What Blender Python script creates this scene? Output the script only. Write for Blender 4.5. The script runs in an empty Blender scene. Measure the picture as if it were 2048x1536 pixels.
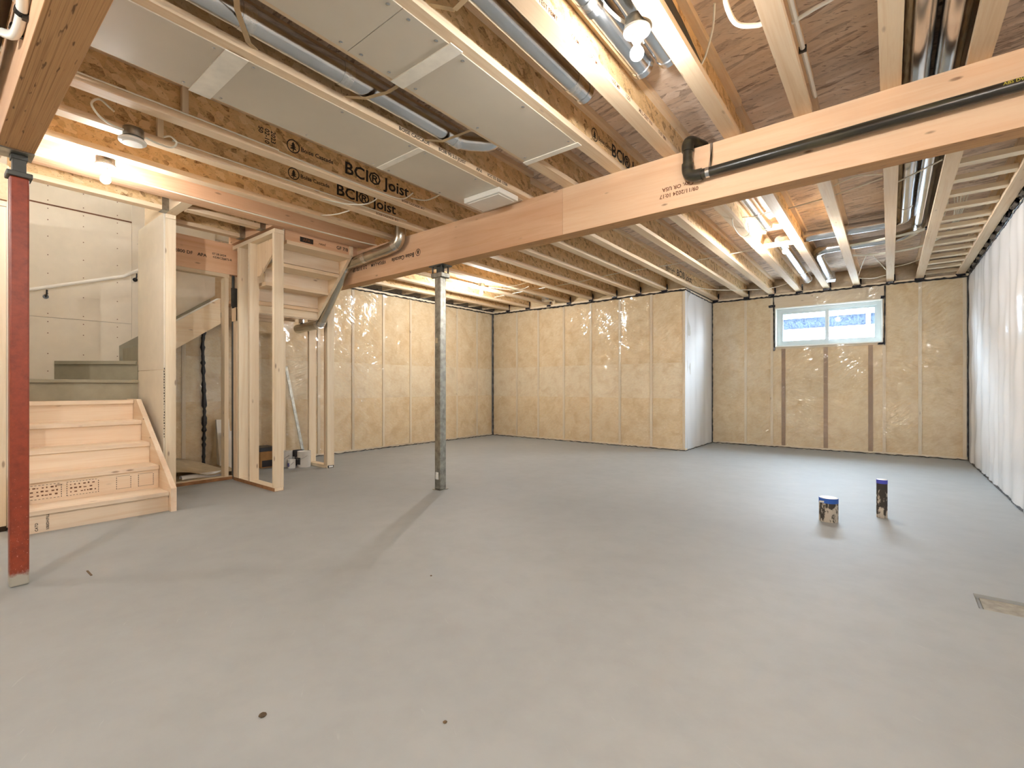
import bpy, math, random
from mathutils import Vector, Matrix
random.seed(7)
SC = bpy.context.scene
COL = SC.collection
R = math.radians

# ------------------------------------------------------------------ camera
cam = bpy.data.cameras.new('camera'); cam_o = bpy.data.objects.new('camera', cam); COL.objects.link(cam_o)
cam.sensor_width = 36.0; cam.sensor_fit = 'HORIZONTAL'; cam.lens = 949.0 / 2048.0 * 36.0
cam.shift_y = 5.0 / 2048.0; cam.clip_start = 0.02; cam.clip_end = 200
cam_o.location = (0, 0, 1.0); cam_o.rotation_euler = (R(90), 0, R(38.5))
SC.camera = cam_o

# ------------------------------------------------------------------ sky and exposure
w = bpy.data.worlds.new('overcast_sky'); SC.world = w; w.use_nodes = True
bg = w.node_tree.nodes['Background']
bg.inputs[0].default_value = (0.66, 0.83, 1.0, 1); bg.inputs[1].default_value = 32.0
SC.view_settings.view_transform = 'Standard'; SC.view_settings.look = 'None'
SC.view_settings.gamma = 1.0; SC.view_settings.use_curve_mapping = False
SC.view_settings.exposure = 1.6
SC.cycles.max_bounces = 6; SC.cycles.diffuse_bounces = 5; SC.cycles.glossy_bounces = 3; SC.cycles.transmission_bounces = 2
SC.cycles.transparent_max_bounces = 6; SC.cycles.caustics_reflective = False; SC.cycles.caustics_refractive = False
SC.cycles.use_adaptive_sampling = True; SC.cycles.adaptive_threshold = 0.15; SC.cycles.adaptive_min_samples = 26; SC.cycles.sample_clamp_indirect = 3.0
BULB_COL = (1.0, 0.99, 0.975); BULB_W = 30.0

# ------------------------------------------------------------------ mesh helpers
WL = {}                      # world location of every object made here
class MB:
    def __init__(s): s.v = []; s.f = []
    def box(s, x0, x1, y0, y1, z0, z1):
        b = len(s.v)
        s.v += [(x, y, z) for z in (z0, z1) for y in (y0, y1) for x in (x0, x1)]
        s.f += [tuple(b + i for i in q) for q in ((0,2,3,1),(4,5,7,6),(0,1,5,4),(2,6,7,3),(0,4,6,2),(1,3,7,5))]
        return s
    def hexa(s, p):          # 8 points, bottom four then top four
        b = len(s.v); s.v += [tuple(q) for q in p]
        s.f += [tuple(b + i for i in q) for q in ((3,2,1,0),(4,5,6,7),(0,1,5,4),(1,2,6,5),(2,3,7,6),(3,0,4,7))]
        return s
    def prism(s, poly, d):   # planar polygon extruded by vector d
        b = len(s.v); n = len(poly); d = Vector(d)
        s.v += [tuple(p) for p in poly] + [tuple(Vector(p) + d) for p in poly]
        s.f += [tuple(b + i for i in range(n))[::-1], tuple(b + n + i for i in range(n))]
        s.f += [(b + i, b + (i + 1) % n, b + n + (i + 1) % n, b + n + i) for i in range(n)]
        return s
    def tube(s, pts, r, n=12, cap=True, rs=None):
        pts = [Vector(p) for p in pts]; b0 = len(s.v); prev = None
        for i, p in enumerate(pts):
            t = (pts[min(i + 1, len(pts) - 1)] - pts[max(i - 1, 0)]).normalized()
            if prev is None:
                up = Vector((0, 0, 1)) if abs(t.z) < .9 else Vector((1, 0, 0))
                a = t.cross(up).normalized()
            else:
                a = (prev - t * prev.dot(t)).normalized()
            prev = a; c = t.cross(a)
            k = 1.0
            if 0 < i < len(pts) - 1:
                t1 = (pts[i] - pts[i - 1]).normalized(); k = 1 / max(.6, t1.dot(t))
            rr = rs[i] if rs else r
            for j in range(n):
                an = 2 * math.pi * j / n
                s.v.append(tuple(p + (a * math.cos(an) + c * math.sin(an)) * rr))
        for i in range(len(pts) - 1):
            for j in range(n):
                q = b0 + i * n; j2 = (j + 1) % n
                s.f.append((q + j, q + j2, q + n + j2, q + n + j))
        if cap:
            s.f.append(tuple(b0 + j for j in range(n))[::-1])
            q = b0 + (len(pts) - 1) * n; s.f.append(tuple(q + j for j in range(n)))
        return s
    def lathe(s, o, prof, n=20, axis='z'):   # prof: (radius, height) list
        b0 = len(s.v); o = Vector(o)
        for r_, h in prof:
            for j in range(n):
                an = 2 * math.pi * j / n; c_, s_ = math.cos(an) * r_, math.sin(an) * r_
                d = {'z': (c_, s_, h), 'y': (c_, h, s_), 'x': (h, c_, s_)}[axis]
                s.v.append(tuple(o + Vector(d)))
        for i in range(len(prof) - 1):
            for j in range(n):
                q = b0 + i * n; j2 = (j + 1) % n
                s.f.append((q + j, q + j2, q + n + j2, q + n + j))
        s.f.append(tuple(b0 + j for j in range(n))[::-1])
        q = b0 + (len(prof) - 1) * n; s.f.append(tuple(q + j for j in range(n)))
        return s
    def grid(s, fn, nu, nv):
        b = len(s.v)
        for j in range(nv + 1):
            for i in range(nu + 1): s.v.append(tuple(fn(i / nu, j / nv)))
        for j in range(nv):
            for i in range(nu):
                q = b + j * (nu + 1) + i; s.f.append((q, q + 1, q + nu + 2, q + nu + 1))
        return s
    def build(s, name, m, parent=None, smooth=False, bevel=0, label=None):
        me = bpy.data.meshes.new(name)
        xs, ys, zs = zip(*s.v)
        o3 = Vector(((min(xs) + max(xs)) / 2, (min(ys) + max(ys)) / 2, min(zs)))
        me.from_pydata([tuple(Vector(q) - o3) for q in s.v], [], s.f); me.update()
        if smooth:
            me.polygons.foreach_set('use_smooth', [True] * len(me.polygons))
            try: me.set_sharp_from_angle(angle=R(40))
            except Exception: pass
        me.materials.append(MAT[m] if isinstance(m, str) else m)
        o = bpy.data.objects.new(name, me); COL.objects.link(o)
        WL[o] = o3.copy()
        if parent: o.parent = parent; o.location = o3 - WL[parent]
        else: o.location = o3
        if bevel:
            md = o.modifiers.new('edge', 'BEVEL'); md.width = bevel; md.segments = 2; md.limit_method = 'ANGLE'
        if label: o['label'] = label
        return o
def BX(*a): return MB().box(*a)
def thing(name, loc, label, cat, group=None):
    o = bpy.data.objects.new(name, None); COL.objects.link(o); o.empty_display_size = .05
    o.location = loc; WL[o] = Vector(loc); return tag(o, label, cat, group)
def tag(o, label, cat, group=None):
    o['label'] = label; o['category'] = cat
    if group: o['group'] = group
    return o
def struct(o, label=None):
    o['kind'] = 'structure'
    if label: o['label'] = label
    return o
def semp(name, loc, label):
    o = bpy.data.objects.new(name, None); COL.objects.link(o); o.location = loc; WL[o] = Vector(loc); return struct(o, label)
def smoothpath(pts, k=6):     # Catmull-Rom through the points
    P = [Vector(p) for p in pts]; out = []
    for i in range(len(P) - 1):
        a, b, c, d = P[max(i - 1, 0)], P[i], P[i + 1], P[min(i + 2, len(P) - 1)]
        for j in range(k):
            t = j / k
            out.append(.5 * ((2 * b) + (c - a) * t + (2 * a - 5 * b + 4 * c - d) * t * t + (3 * b - a - 3 * c + d) * t ** 3))
    return out + [P[-1]]
_tx = {}
def text(name, body, origin, right, up, size, m, parent, align='LEFT', sx=1.0):
    """flat ink: mesh letters lying on a face; right/up give the reading direction"""
    key = (body, align)
    if key not in _tx:
        cu = bpy.data.curves.new('ink', 'FONT'); cu.body = body; cu.size = 1.0; cu.align_x = align; cu.resolution_u = 2; cu.offset = .018
        ob = bpy.data.objects.new('ink', cu); COL.objects.link(ob)
        bpy.context.view_layer.update()
        dg = bpy.context.evaluated_depsgraph_get()
        me = bpy.data.meshes.new_from_object(ob.evaluated_get(dg))
        _tx[key] = ([v.co.copy() for v in me.vertices], [tuple(p.vertices) for p in me.polygons])
        bpy.data.objects.remove(ob); bpy.data.curves.remove(cu)
    vs, fs = _tx[key]
    o = Vector(origin); r_ = Vector(right); u_ = Vector(up)
    b = MB(); b.v = [tuple(o + r_ * (q.x * size * sx) + u_ * (q.y * size)) for q in vs]; b.f = list(fs)
    return b.build(name, m, parent)
def treelogo(name, c, right, up, rad, m, parent):
    b = MB(); c = Vector(c); r_ = Vector(right); u_ = Vector(up); n = 24
    for rr in (rad, rad * .84):
        for j in range(n):
            an = 2 * math.pi * j / n; b.v.append(tuple(c + r_ * math.cos(an) * rr + u_ * math.sin(an) * rr))
    for j in range(n): b.f.append((j, (j + 1) % n, n + (j + 1) % n, n + j))
    for k, (w_, y0, y1) in enumerate(((.55, -.45, 0), (.45, -.12, .35), (.3, .2, .68))):
        q = len(b.v)
        b.v += [tuple(c + r_ * (-w_ * rad) + u_ * y0 * rad), tuple(c + r_ * (w_ * rad) + u_ * y0 * rad), tuple(c + u_ * y1 * rad)]
        b.f.append((q, q + 1, q + 2))
    q = len(b.v); b.v += [tuple(c + r_ * (x * rad) + u_ * (y * rad)) for x, y in ((-.08, -.75), (.08, -.75), (.08, -.45), (-.08, -.45))]
    b.f.append((q, q + 1, q + 2, q + 3))
    return b.build(name, m, parent)

# ------------------------------------------------------------------ materials
MAT = {}
def srgb(r, g, b):
    f = lambda c: ((c / 255) / 12.92 if c <= 10 else (((c / 255) + .055) / 1.055) ** 2.4)
    return (f(r), f(g), f(b), 1)
def newmat(name):
    m = bpy.data.materials.new(name); m.use_nodes = True; MAT[name] = m
    nt = m.node_tree; return m, nt, nt.nodes['Principled BSDF']
def nd(nt, t, **k):
    n = nt.nodes.new(t)
    for a, v in k.items():
        if a in n.inputs: n.inputs[a].default_value = v
        else: setattr(n, a, v)
    return n
def coords(nt, scale, rnd=True, rot=(0, 0, 0)):
    tc = nd(nt, 'ShaderNodeTexCoord'); mp = nd(nt, 'ShaderNodeMapping')
    mp.inputs['Scale'].default_value = scale; vin = mp.inputs[0]
    if any(rot):
        m0 = nd(nt, 'ShaderNodeMapping'); m0.inputs['Rotation'].default_value = rot
        nt.links.new(m0.outputs[0], mp.inputs[0]); vin = m0.inputs[0]
    if rnd:
        oi = nd(nt, 'ShaderNodeObjectInfo'); mu = nd(nt, 'ShaderNodeMath', operation='MULTIPLY'); mu.inputs[1].default_value = 37.0
        nt.links.new(oi.outputs['Random'], mu.inputs[0])
        ad = nd(nt, 'ShaderNodeVectorMath', operation='ADD')
        nt.links.new(tc.outputs['Object'], ad.inputs[0]); nt.links.new(mu.outputs[0], ad.inputs[1])
        nt.links.new(ad.outputs[0], vin)
    else: nt.links.new(tc.outputs['Object'], vin)
    return mp.outputs[0]
def ramp(nt, fac, stops, interp='LINEAR'):
    r_ = nd(nt, 'ShaderNodeValToRGB'); e = r_.color_ramp.elements; r_.color_ramp.interpolation = interp
    while len(e) < len(stops): e.new(.5)
    for q, (p, c) in zip(e, stops): q.position = p; q.color = c
    nt.links.new(fac, r_.inputs[0]); return r_.outputs[0]
def mixc(nt, fac, a, b, mode='MIX'):
    n = nd(nt, 'ShaderNodeMix', data_type='RGBA', blend_type=mode)
    for i, q in ((0, fac), (6, a), (7, b)):
        if hasattr(q, 'is_linked') or hasattr(q, 'links'): nt.links.new(q, n.inputs[i])
        else: n.inputs[i].default_value = q
    return n.outputs[2]
def noise(nt, vec, scale, detail=4, rough=.55, dist=0):
    n = nd(nt, 'ShaderNodeTexNoise'); n.inputs['Scale'].default_value = scale; n.inputs['Detail'].default_value = detail
    n.inputs['Roughness'].default_value = rough; n.inputs['Distortion'].default_value = dist
    nt.links.new(vec, n.inputs['Vector']); return n.outputs[0]
def voro(nt, vec, scale, out='Distance', rnd=1.0):
    n = nd(nt, 'ShaderNodeTexVoronoi'); n.inputs['Scale'].default_value = scale; n.inputs['Randomness'].default_value = rnd
    nt.links.new(vec, n.inputs['Vector']); return n.outputs[out]
def bump(nt, p, h, strength, dist=.01):
    b = nd(nt, 'ShaderNodeBump'); b.inputs['Strength'].default_value = strength; b.inputs['Distance'].default_value = dist
    nt.links.new(h, b.inputs['Height']); nt.links.new(b.outputs[0], p.inputs['Normal'])
def wood(name, axis, light, mid, dark, knots=.5, grain=26, rough=.65):
    m, nt, p = newmat(name)
    sc = [grain] * 3; sc['xyz'.index(axis)] = 1.1
    v = coords(nt, sc); n1 = noise(nt, v, 1.0, 5, .6, .6)
    c = ramp(nt, n1, [(.30, mid), (.52, light), (.72, mid)])
    sc2 = [5.0] * 3; sc2['xyz'.index(axis)] = .35
    n2 = noise(nt, coords(nt, sc2), 1.0, 3); c = mixc(nt, ramp(nt, n2, [(.42, (0, 0, 0, 1)), (.72, (.55, .55, .55, 1))]), c, dark)
    if knots:
        sc3 = [13.0] * 3; sc3['xyz'.index(axis)] = 4.2
        k = ramp(nt, voro(nt, coords(nt, sc3), 1.0), [(.06, (1, 1, 1, 1)), (.13, (0, 0, 0, 1))])
        sp = ramp(nt, noise(nt, coords(nt, [2.3] * 3), 1.0, 1), [(.5, (0, 0, 0, 1)), (.56, (knots,) * 3 + (1,))])
        kk = mixc(nt, 1.0, k, sp, 'MULTIPLY'); c = mixc(nt, kk, c, srgb(112, 66, 38))
    oi = nd(nt, 'ShaderNodeObjectInfo'); hs = nd(nt, 'ShaderNodeHueSaturation')
    mr = nd(nt, 'ShaderNodeMapRange'); mr.inputs[3].default_value = .90; mr.inputs[4].default_value = 1.06
    nt.links.new(oi.outputs['Random'], mr.inputs[0]); nt.links.new(mr.outputs[0], hs.inputs['Value']); nt.links.new(c, hs.inputs['Color'])
    nt.links.new(hs.outputs[0], p.inputs['Base Color']); p.inputs['Roughness'].default_value = rough
    return m
for ax in 'xyz':
    wood('lumber_' + ax, ax, srgb(240, 225, 198), srgb(230, 209, 176), srgb(212, 182, 144), .6)
    wood('flange_' + ax, ax, srgb(238, 216, 184), srgb(226, 196, 158), srgb(206, 168, 128), .35, 34)
    wood('lvl_' + ax, ax, srgb(232, 194, 158), srgb(222, 178, 138), srgb(202, 146, 106), .5, 18)
    wood('stairwood_' + ax, ax, srgb(240, 222, 198), srgb(231, 206, 176), srgb(216, 182, 148), .6)
wood('lvl_pale', 'x', srgb(242, 210, 174), srgb(235, 194, 154), srgb(216, 164, 122), .8, 18)
# edge-on plies seen under the built-up beams
m, nt, p = newmat('lvl_plies')
v = coords(nt, (.8, 150, .8)); n1 = noise(nt, v, 1.0, 4, .7); c = ramp(nt, n1, [(.3, srgb(150, 104, 62)), (.5, srgb(206, 160, 110)), (.7, srgb(176, 124, 78))])
sp = ramp(nt, noise(nt, coords(nt, (9, 60, 9)), 1.0, 2), [(.66, (0, 0, 0, 1)), (.72, (.8, .8, .8, 1))]); c = mixc(nt, sp, c, srgb(92, 58, 34))
nt.links.new(c, p.inputs['Base Color']); p.inputs['Roughness'].default_value = .75
# strand board: joist webs (tan with dark flakes) and subfloor (brown streaks)
def osb(name, sc, cols, fleck, rot=(0, 0, 0)):
    m, nt, p = newmat(name)
    v = coords(nt, sc, True, rot)
    a = voro(nt, v, 1.0, 'Color'); sx = nd(nt, 'ShaderNodeSeparateColor'); nt.links.new(a, sx.inputs[0])
    c = ramp(nt, sx.outputs[0], [(0, cols[0]), (.35, cols[1]), (.7, cols[2]), (1, cols[3])])
    v2 = coords(nt, [q * 1.7 for q in sc], True, [q * -1.3 + .4 for q in rot])
    n2 = noise(nt, v2, 1.0, 4, .65, 1.2)
    c = mixc(nt, ramp(nt, n2, [(.38, (0, 0, 0, 1)), (.62, (.7, .7, .7, 1))]), c, cols[1])
    v3 = coords(nt, [q * 1.3 for q in sc], True, [q * .7 - .5 for q in rot])
    n3 = noise(nt, v3, 1.0, 3, .6, 2.0); c = mixc(nt, ramp(nt, n3, [(.60, (0, 0, 0, 1)), (.68, (fleck,) * 3 + (1,))]), c, cols[0])
    nt.links.new(c, p.inputs['Base Color']); p.inputs['Roughness'].default_value = .8; return m
osb('osb_web', (20, 20, 34), (srgb(138, 98, 56), srgb(230, 196, 144), srgb(212, 174, 120), srgb(240, 212, 168)), .75, (R(25), 0, 0))
osb('osb_subfloor', (7, 34, 12), (srgb(140, 116, 98), srgb(232, 212, 192), srgb(212, 188, 164), srgb(242, 226, 210)), .8, (0, 0, R(12)))
# concrete
m, nt, p = newmat('concrete')
n1 = noise(nt, coords(nt, (1,) * 3, False), .55, 5, .6); n2 = noise(nt, coords(nt, (1,) * 3, False), 7.0, 4, .6)
c = ramp(nt, n1, [(.3, srgb(149, 152, 151)), (.7, srgb(162, 165, 163))]); c = mixc(nt, ramp(nt, n2, [(.4, (0, 0, 0, 1)), (.75, (.35,) * 3 + (1,))]), c, srgb(141, 143, 141))
st = ramp(nt, noise(nt, coords(nt, (9, 60, 1), False, (0, 0, R(30))), 1.0, 2), [(.70, (0, 0, 0, 1)), (.78, (.12,) * 3 + (1,))]); c = mixc(nt, st, c, srgb(206, 205, 202))
nt.links.new(c, p.inputs['Base Color']); p.inputs['Roughness'].default_value = .62
def plain(name, col, rough=.6, metal=0, var=.06, vs=9, spec=None, bmp=0):
    m, nt, p = newmat(name)
    n1 = noise(nt, coords(nt, (1,) * 3), vs, 4)
    d = tuple(max(0, q * (1 - var * 2.2)) for q in col[:3]) + (1,); l = tuple(min(1, q * (1 + var)) for q in col[:3]) + (1,)
    nt.links.new(ramp(nt, n1, [(.3, d), (.7, l)]), p.inputs['Base Color'])
    p.inputs['Roughness'].default_value = rough; p.inputs['Metallic'].default_value = metal
    if spec is not None: p.inputs['Specular IOR Level'].default_value = spec
    if bmp: bump(nt, p, n1, bmp, .005)
    return m
plain('drywall', srgb(226, 216, 198), .85, 0, .02)
plain('joint_tape', srgb(206, 196, 174), .8)
plain('stair_grey', srgb(158, 152, 132), .7, 0, .05)
plain('white_paint', srgb(238, 234, 224), .5, 0, .02)
plain('panel_grey', srgb(212, 203, 186), .4, .1, .03, 2.0, None, .05)
plain('galvanised', srgb(214, 217, 220), .2, 1.0, .05, 6, None, .03)
plain('galv_dull', srgb(168, 166, 156), .38, 1.0, .18, 22)
plain('galv_warm', srgb(206, 200, 186), .27, 1.0, .08, 9, None, .04)
plain('foil_tape', srgb(230, 230, 228), .24, 1.0, .1, 60, None, .5)
plain('ink', srgb(44, 36, 28), .8, 0, .15, 40)
plain('ink_soft', srgb(110, 72, 46), .8, 0, .1, 40)
plain('ink_red', srgb(120, 70, 40), .8)
plain('ink_yellow', srgb(180, 168, 60), .7)
plain('cable_white', srgb(232, 226, 208), .45, 0, .03)
plain('plastic_white', srgb(240, 238, 230), .4, 0, .01)
plain('porcelain', srgb(244, 242, 236), .3, 0, .01)
plain('strap_tan', srgb(196, 170, 132), .8)
plain('black_plastic', srgb(30, 29, 27), .35, 0, .2, 12)
plain('dark_duct', srgb(98, 82, 62), .34, .6, .3, 8)
plain('plate_dark', srgb(60, 46, 32), .3, .5, .2)  # dark bottom plate of the wall left of the stairs
plain('sealant', srgb(34, 28, 24), .5, 0, .3, 40)
plain('tape_black', srgb(36, 36, 46), .22, 0, .3, 30, None, .6)
plain('batten_pale', srgb(246, 240, 226), .6)
plain('window_vinyl', srgb(196, 206, 206), .35, 0, .01)
plain('plate_brown', srgb(158, 112, 72), .7, 0, .15, 14)
plain('trench', srgb(158, 153, 140), .9, 0, .12, 30)
plain('cardboard', srgb(190, 172, 140), .8, 0, .08)
plain('cardboard_brown', srgb(170, 128, 78), .8, 0, .1)
plain('tape_blue', srgb(40, 96, 190), .5)
plain('tape_blue_violet', srgb(74, 82, 190), .5)
plain('can_label', srgb(226, 224, 218), .4)
plain('can_dark', srgb(44, 42, 44), .4)
plain('can_blue', srgb(108, 104, 168), .4)
plain('box_grey', srgb(84, 84, 80), .45, .6, .1)
plain('debris', srgb(104, 84, 58), .8, 0, .3)
plain('brown_board', srgb(160, 126, 92), .8, 0, .04)
plain('snow', srgb(244, 247, 252), .8, 0, .02)
plain('foundation', srgb(190, 186, 178), .9, 0, .05)
# abs pipe: black, slightly yellowed print
m, nt, p = newmat('abs_pipe'); n1 = noise(nt, coords(nt, (3, 30, 30)), 1.0, 4)
nt.links.new(ramp(nt, n1, [(.45, srgb(40, 38, 32)), (.75, srgb(78, 74, 54))]), p.inputs['Base Color']); p.inputs['Roughness'].default_value = .3
# floor stub pipes with concrete splashes
m, nt, p = newmat('pipe_muddy'); n1 = noise(nt, coords(nt, (1, 1, .45)), 34, 4, .6)
tc = nd(nt, 'ShaderNodeTexCoord'); sz = nd(nt, 'ShaderNodeSeparateXYZ'); nt.links.new(tc.outputs['Object'], sz.inputs[0])
lo = nd(nt, 'ShaderNodeMapRange'); lo.inputs[1].default_value = 0; lo.inputs[2].default_value = .2; lo.inputs[3].default_value = .12; lo.inputs[4].default_value = -.10
nt.links.new(sz.outputs[2], lo.inputs[0]); ad = nd(nt, 'ShaderNodeMath', operation='ADD'); nt.links.new(n1, ad.inputs[0]); nt.links.new(lo.outputs[0], ad.inputs[1])
nt.links.new(ramp(nt, ad.outputs[0], [(.50, srgb(62, 56, 50)), (.56, srgb(196, 186, 170))]), p.inputs['Base Color']); p.inputs['Roughness'].default_value = .7
# red primed steel with worn foot
m, nt, p = newmat('red_primer'); v = coords(nt, (1, 1, 1), False); n1 = noise(nt, v, 24, 5, .7); n2 = noise(nt, v, 90, 3, .7)
tc = nd(nt, 'ShaderNodeTexCoord'); sz = nd(nt, 'ShaderNodeSeparateXYZ'); nt.links.new(tc.outputs['Object'], sz.inputs[0])
lo = nd(nt, 'ShaderNodeMapRange'); lo.inputs[1].default_value = 0; lo.inputs[2].default_value = .9; lo.inputs[3].default_value = .11; lo.inputs[4].default_value = -.04
nt.links.new(sz.outputs[2], lo.inputs[0]); ad = nd(nt, 'ShaderNodeMath', operation='ADD'); nt.links.new(n2, ad.inputs[0]); nt.links.new(lo.outputs[0], ad.inputs[1])
c = ramp(nt, n1, [(.3, srgb(116, 42, 20)), (.7, srgb(146, 60, 32))]); c = mixc(nt, ramp(nt, ad.outputs[0], [(.70, (0, 0, 0, 1)), (.78, (.7,) * 3 + (1,))]), c, srgb(206, 150, 130))
ft = nd(nt, 'ShaderNodeMapRange'); ft.inputs[1].default_value = .05; ft.inputs[2].default_value = .075; ft.inputs[3].default_value = 1; ft.inputs[4].default_value = 0
n3 = nd(nt, 'ShaderNodeMath', operation='MULTIPLY_ADD'); n3.inputs[1].default_value = .08; nt.links.new(n1, n3.inputs[0]); s3 = nd(nt, 'ShaderNodeMath', operation='SUBTRACT'); nt.links.new(sz.outputs[2], s3.inputs[0]); n3.inputs[2].default_value = -.04
nt.links.new(n3.outputs[0], s3.inputs[1]); nt.links.new(s3.outputs[0], ft.inputs[0])
c = mixc(nt, ft.outputs[0], c, srgb(168, 164, 152)); nt.links.new(c, p.inputs['Base Color']); p.inputs['Roughness'].default_value = .42
# insulation
def batt(name, a, b, cdark):
    m, nt, p = newmat(name); n1 = noise(nt, coords(nt, (1, 1, 1)), 5.5, 6, .6, .5); n2 = noise(nt, coords(nt, (.5, .5, 1.4), True, (R(20), R(20), 0)), 40, 3, .6, .8)
    c = ramp(nt, n1, [(.25, cdark), (.5, a), (.75, b)]); c = mixc(nt, ramp(nt, n2, [(.35, (.4,) * 3 + (1,)), (.6, (0, 0, 0, 1))]), c, cdark)
    nt.links.new(c, p.inputs['Base Color']); p.inputs['Roughness'].default_value = .95; return m
batt('insulation', srgb(238, 214, 172), srgb(247, 228, 192), srgb(218, 184, 134))
batt('insulation_pale', srgb(242, 224, 190), srgb(248, 232, 200), srgb(222, 192, 148))
batt('insulation_grey', srgb(232, 226, 216), srgb(240, 236, 230), srgb(214, 202, 184))
batt('insulation_rim', srgb(222, 200, 170), srgb(232, 214, 188), srgb(190, 162, 128))
# clear polyethylene sheet: see-through, glossy, creased
def schlick(nt):
    lw = nd(nt, 'ShaderNodeLayerWeight'); lw.inputs[0].default_value = .5
    pw = nd(nt, 'ShaderNodeMath', operation='POWER'); pw.inputs[1].default_value = 5.0; nt.links.new(lw.outputs['Facing'], pw.inputs[0])
    ma = nd(nt, 'ShaderNodeMath', operation='MULTIPLY_ADD'); ma.inputs[1].default_value = .96; ma.inputs[2].default_value = .04; nt.links.new(pw.outputs[0], ma.inputs[0])
    return ma.outputs[0]
def poly(name, haze, gloss, wr, ro):
    m = bpy.data.materials.new(name); m.use_nodes = True; MAT[name] = m; nt = m.node_tree; nt.nodes.clear()
    out = nd(nt, 'ShaderNodeOutputMaterial'); tr = nd(nt, 'ShaderNodeBsdfTransparent'); gl = nd(nt, 'ShaderNodeBsdfGlossy'); df = nd(nt, 'ShaderNodeBsdfDiffuse')
    tr.inputs[0].default_value = (.97, .97, .96, 1); gl.inputs['Roughness'].default_value = ro; df.inputs[0].default_value = (.93, .93, .93, 1)
    a = noise(nt, coords(nt, (3.2, 3.2, 23), True, (R(34), R(34), 0)), 1.0, 2, .5, .6)
    b = noise(nt, coords(nt, (3.6, 3.6, 27), True, (R(-20), R(-20), 0)), 1.0, 2, .5, .6)
    mk = ramp(nt, noise(nt, coords(nt, (2.4, 2.4, 1.5)), 1.0, 2), [(.40, (.12, .12, .12, 1)), (.62, (1, 1, 1, 1))])
    md = ramp(nt, noise(nt, coords(nt, (1.3, 1.3, 1.0)), 1.0, 1), [(.47, (0, 0, 0, 1)), (.53, (1, 1, 1, 1))])
    rg = mixc(nt, 1.0, mixc(nt, md, a, b), mk, 'MULTIPLY')
    bp = nd(nt, 'ShaderNodeBump'); bp.inputs['Strength'].default_value = wr; bp.inputs['Distance'].default_value = .03; nt.links.new(rg, bp.inputs['Height'])
    nt.links.new(bp.outputs[0], gl.inputs['Normal'])
    mu = nd(nt, 'ShaderNodeMath', operation='MULTIPLY'); mu.inputs[1].default_value = gloss; mu.use_clamp = True; nt.links.new(schlick(nt), mu.inputs[0])
    m1 = nd(nt, 'ShaderNodeMixShader'); m1.inputs[0].default_value = haze; nt.links.new(tr.outputs[0], m1.inputs[1]); nt.links.new(df.outputs[0], m1.inputs[2])
    m2 = nd(nt, 'ShaderNodeMixShader'); nt.links.new(mu.outputs[0], m2.inputs[0]); nt.links.new(m1.outputs[0], m2.inputs[1]); nt.links.new(gl.outputs[0], m2.inputs[2])
    nt.links.new(m2.outputs[0], out.inputs[0]); return m
poly('poly', .07, 2.2, 1.0, .07); poly('poly_white', .78, .6, .22, .14); poly('poly_dark', .05, .8, .8, .2)
# window glass
m = bpy.data.materials.new('glass'); m.use_nodes = True; MAT['glass'] = m; nt = m.node_tree; nt.nodes.clear()
out = nd(nt, 'ShaderNodeOutputMaterial'); tr = nd(nt, 'ShaderNodeBsdfTransparent'); gl = nd(nt, 'ShaderNodeBsdfGlossy'); gl.inputs['Roughness'].default_value = .02
mx = nd(nt, 'ShaderNodeMixShader'); nt.links.new(schlick(nt), mx.inputs[0]); nt.links.new(tr.outputs[0], mx.inputs[1]); nt.links.new(gl.outputs[0], mx.inputs[2]); nt.links.new(mx.outputs[0], out.inputs[0])
# lit bulb
m = bpy.data.materials.new('bulb_glow'); m.use_nodes = True; MAT['bulb_glow'] = m; nt = m.node_tree; nt.nodes.clear(); m.cycles.emission_sampling = 'NONE'
out = nd(nt, 'ShaderNodeOutputMaterial'); em = nd(nt, 'ShaderNodeEmission'); em.inputs[0].default_value = BULB_COL + (1,); em.inputs[1].default_value = 14.0
tr = nd(nt, 'ShaderNodeBsdfTransparent'); ads = nd(nt, 'ShaderNodeAddShader'); nt.links.new(em.outputs[0], ads.inputs[0]); nt.links.new(tr.outputs[0], ads.inputs[1]); nt.links.new(ads.outputs[0], out.inputs[0])
# speckled outdoor wall
m, nt, p = newmat('stucco'); n1 = noise(nt, coords(nt, (1,) * 3), 60, 3, .7)
nt.links.new(ramp(nt, n1, [(.4, srgb(10, 13, 19)), (.6, srgb(36, 40, 46))]), p.inputs['Base Color']); p.inputs['Roughness'].default_value = .9; p.inputs['Specular IOR Level'].default_value = 0

# ================================================================== THE SETTING
XL, XR, YB, YW, XJ, YR = -6.41, 0.838, 7.425, 8.85, -2.477, -2.8
ZJ, ZT, ZP = 2.53, 2.771, 2.49      # joist underside, subfloor underside, underside of plates
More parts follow.
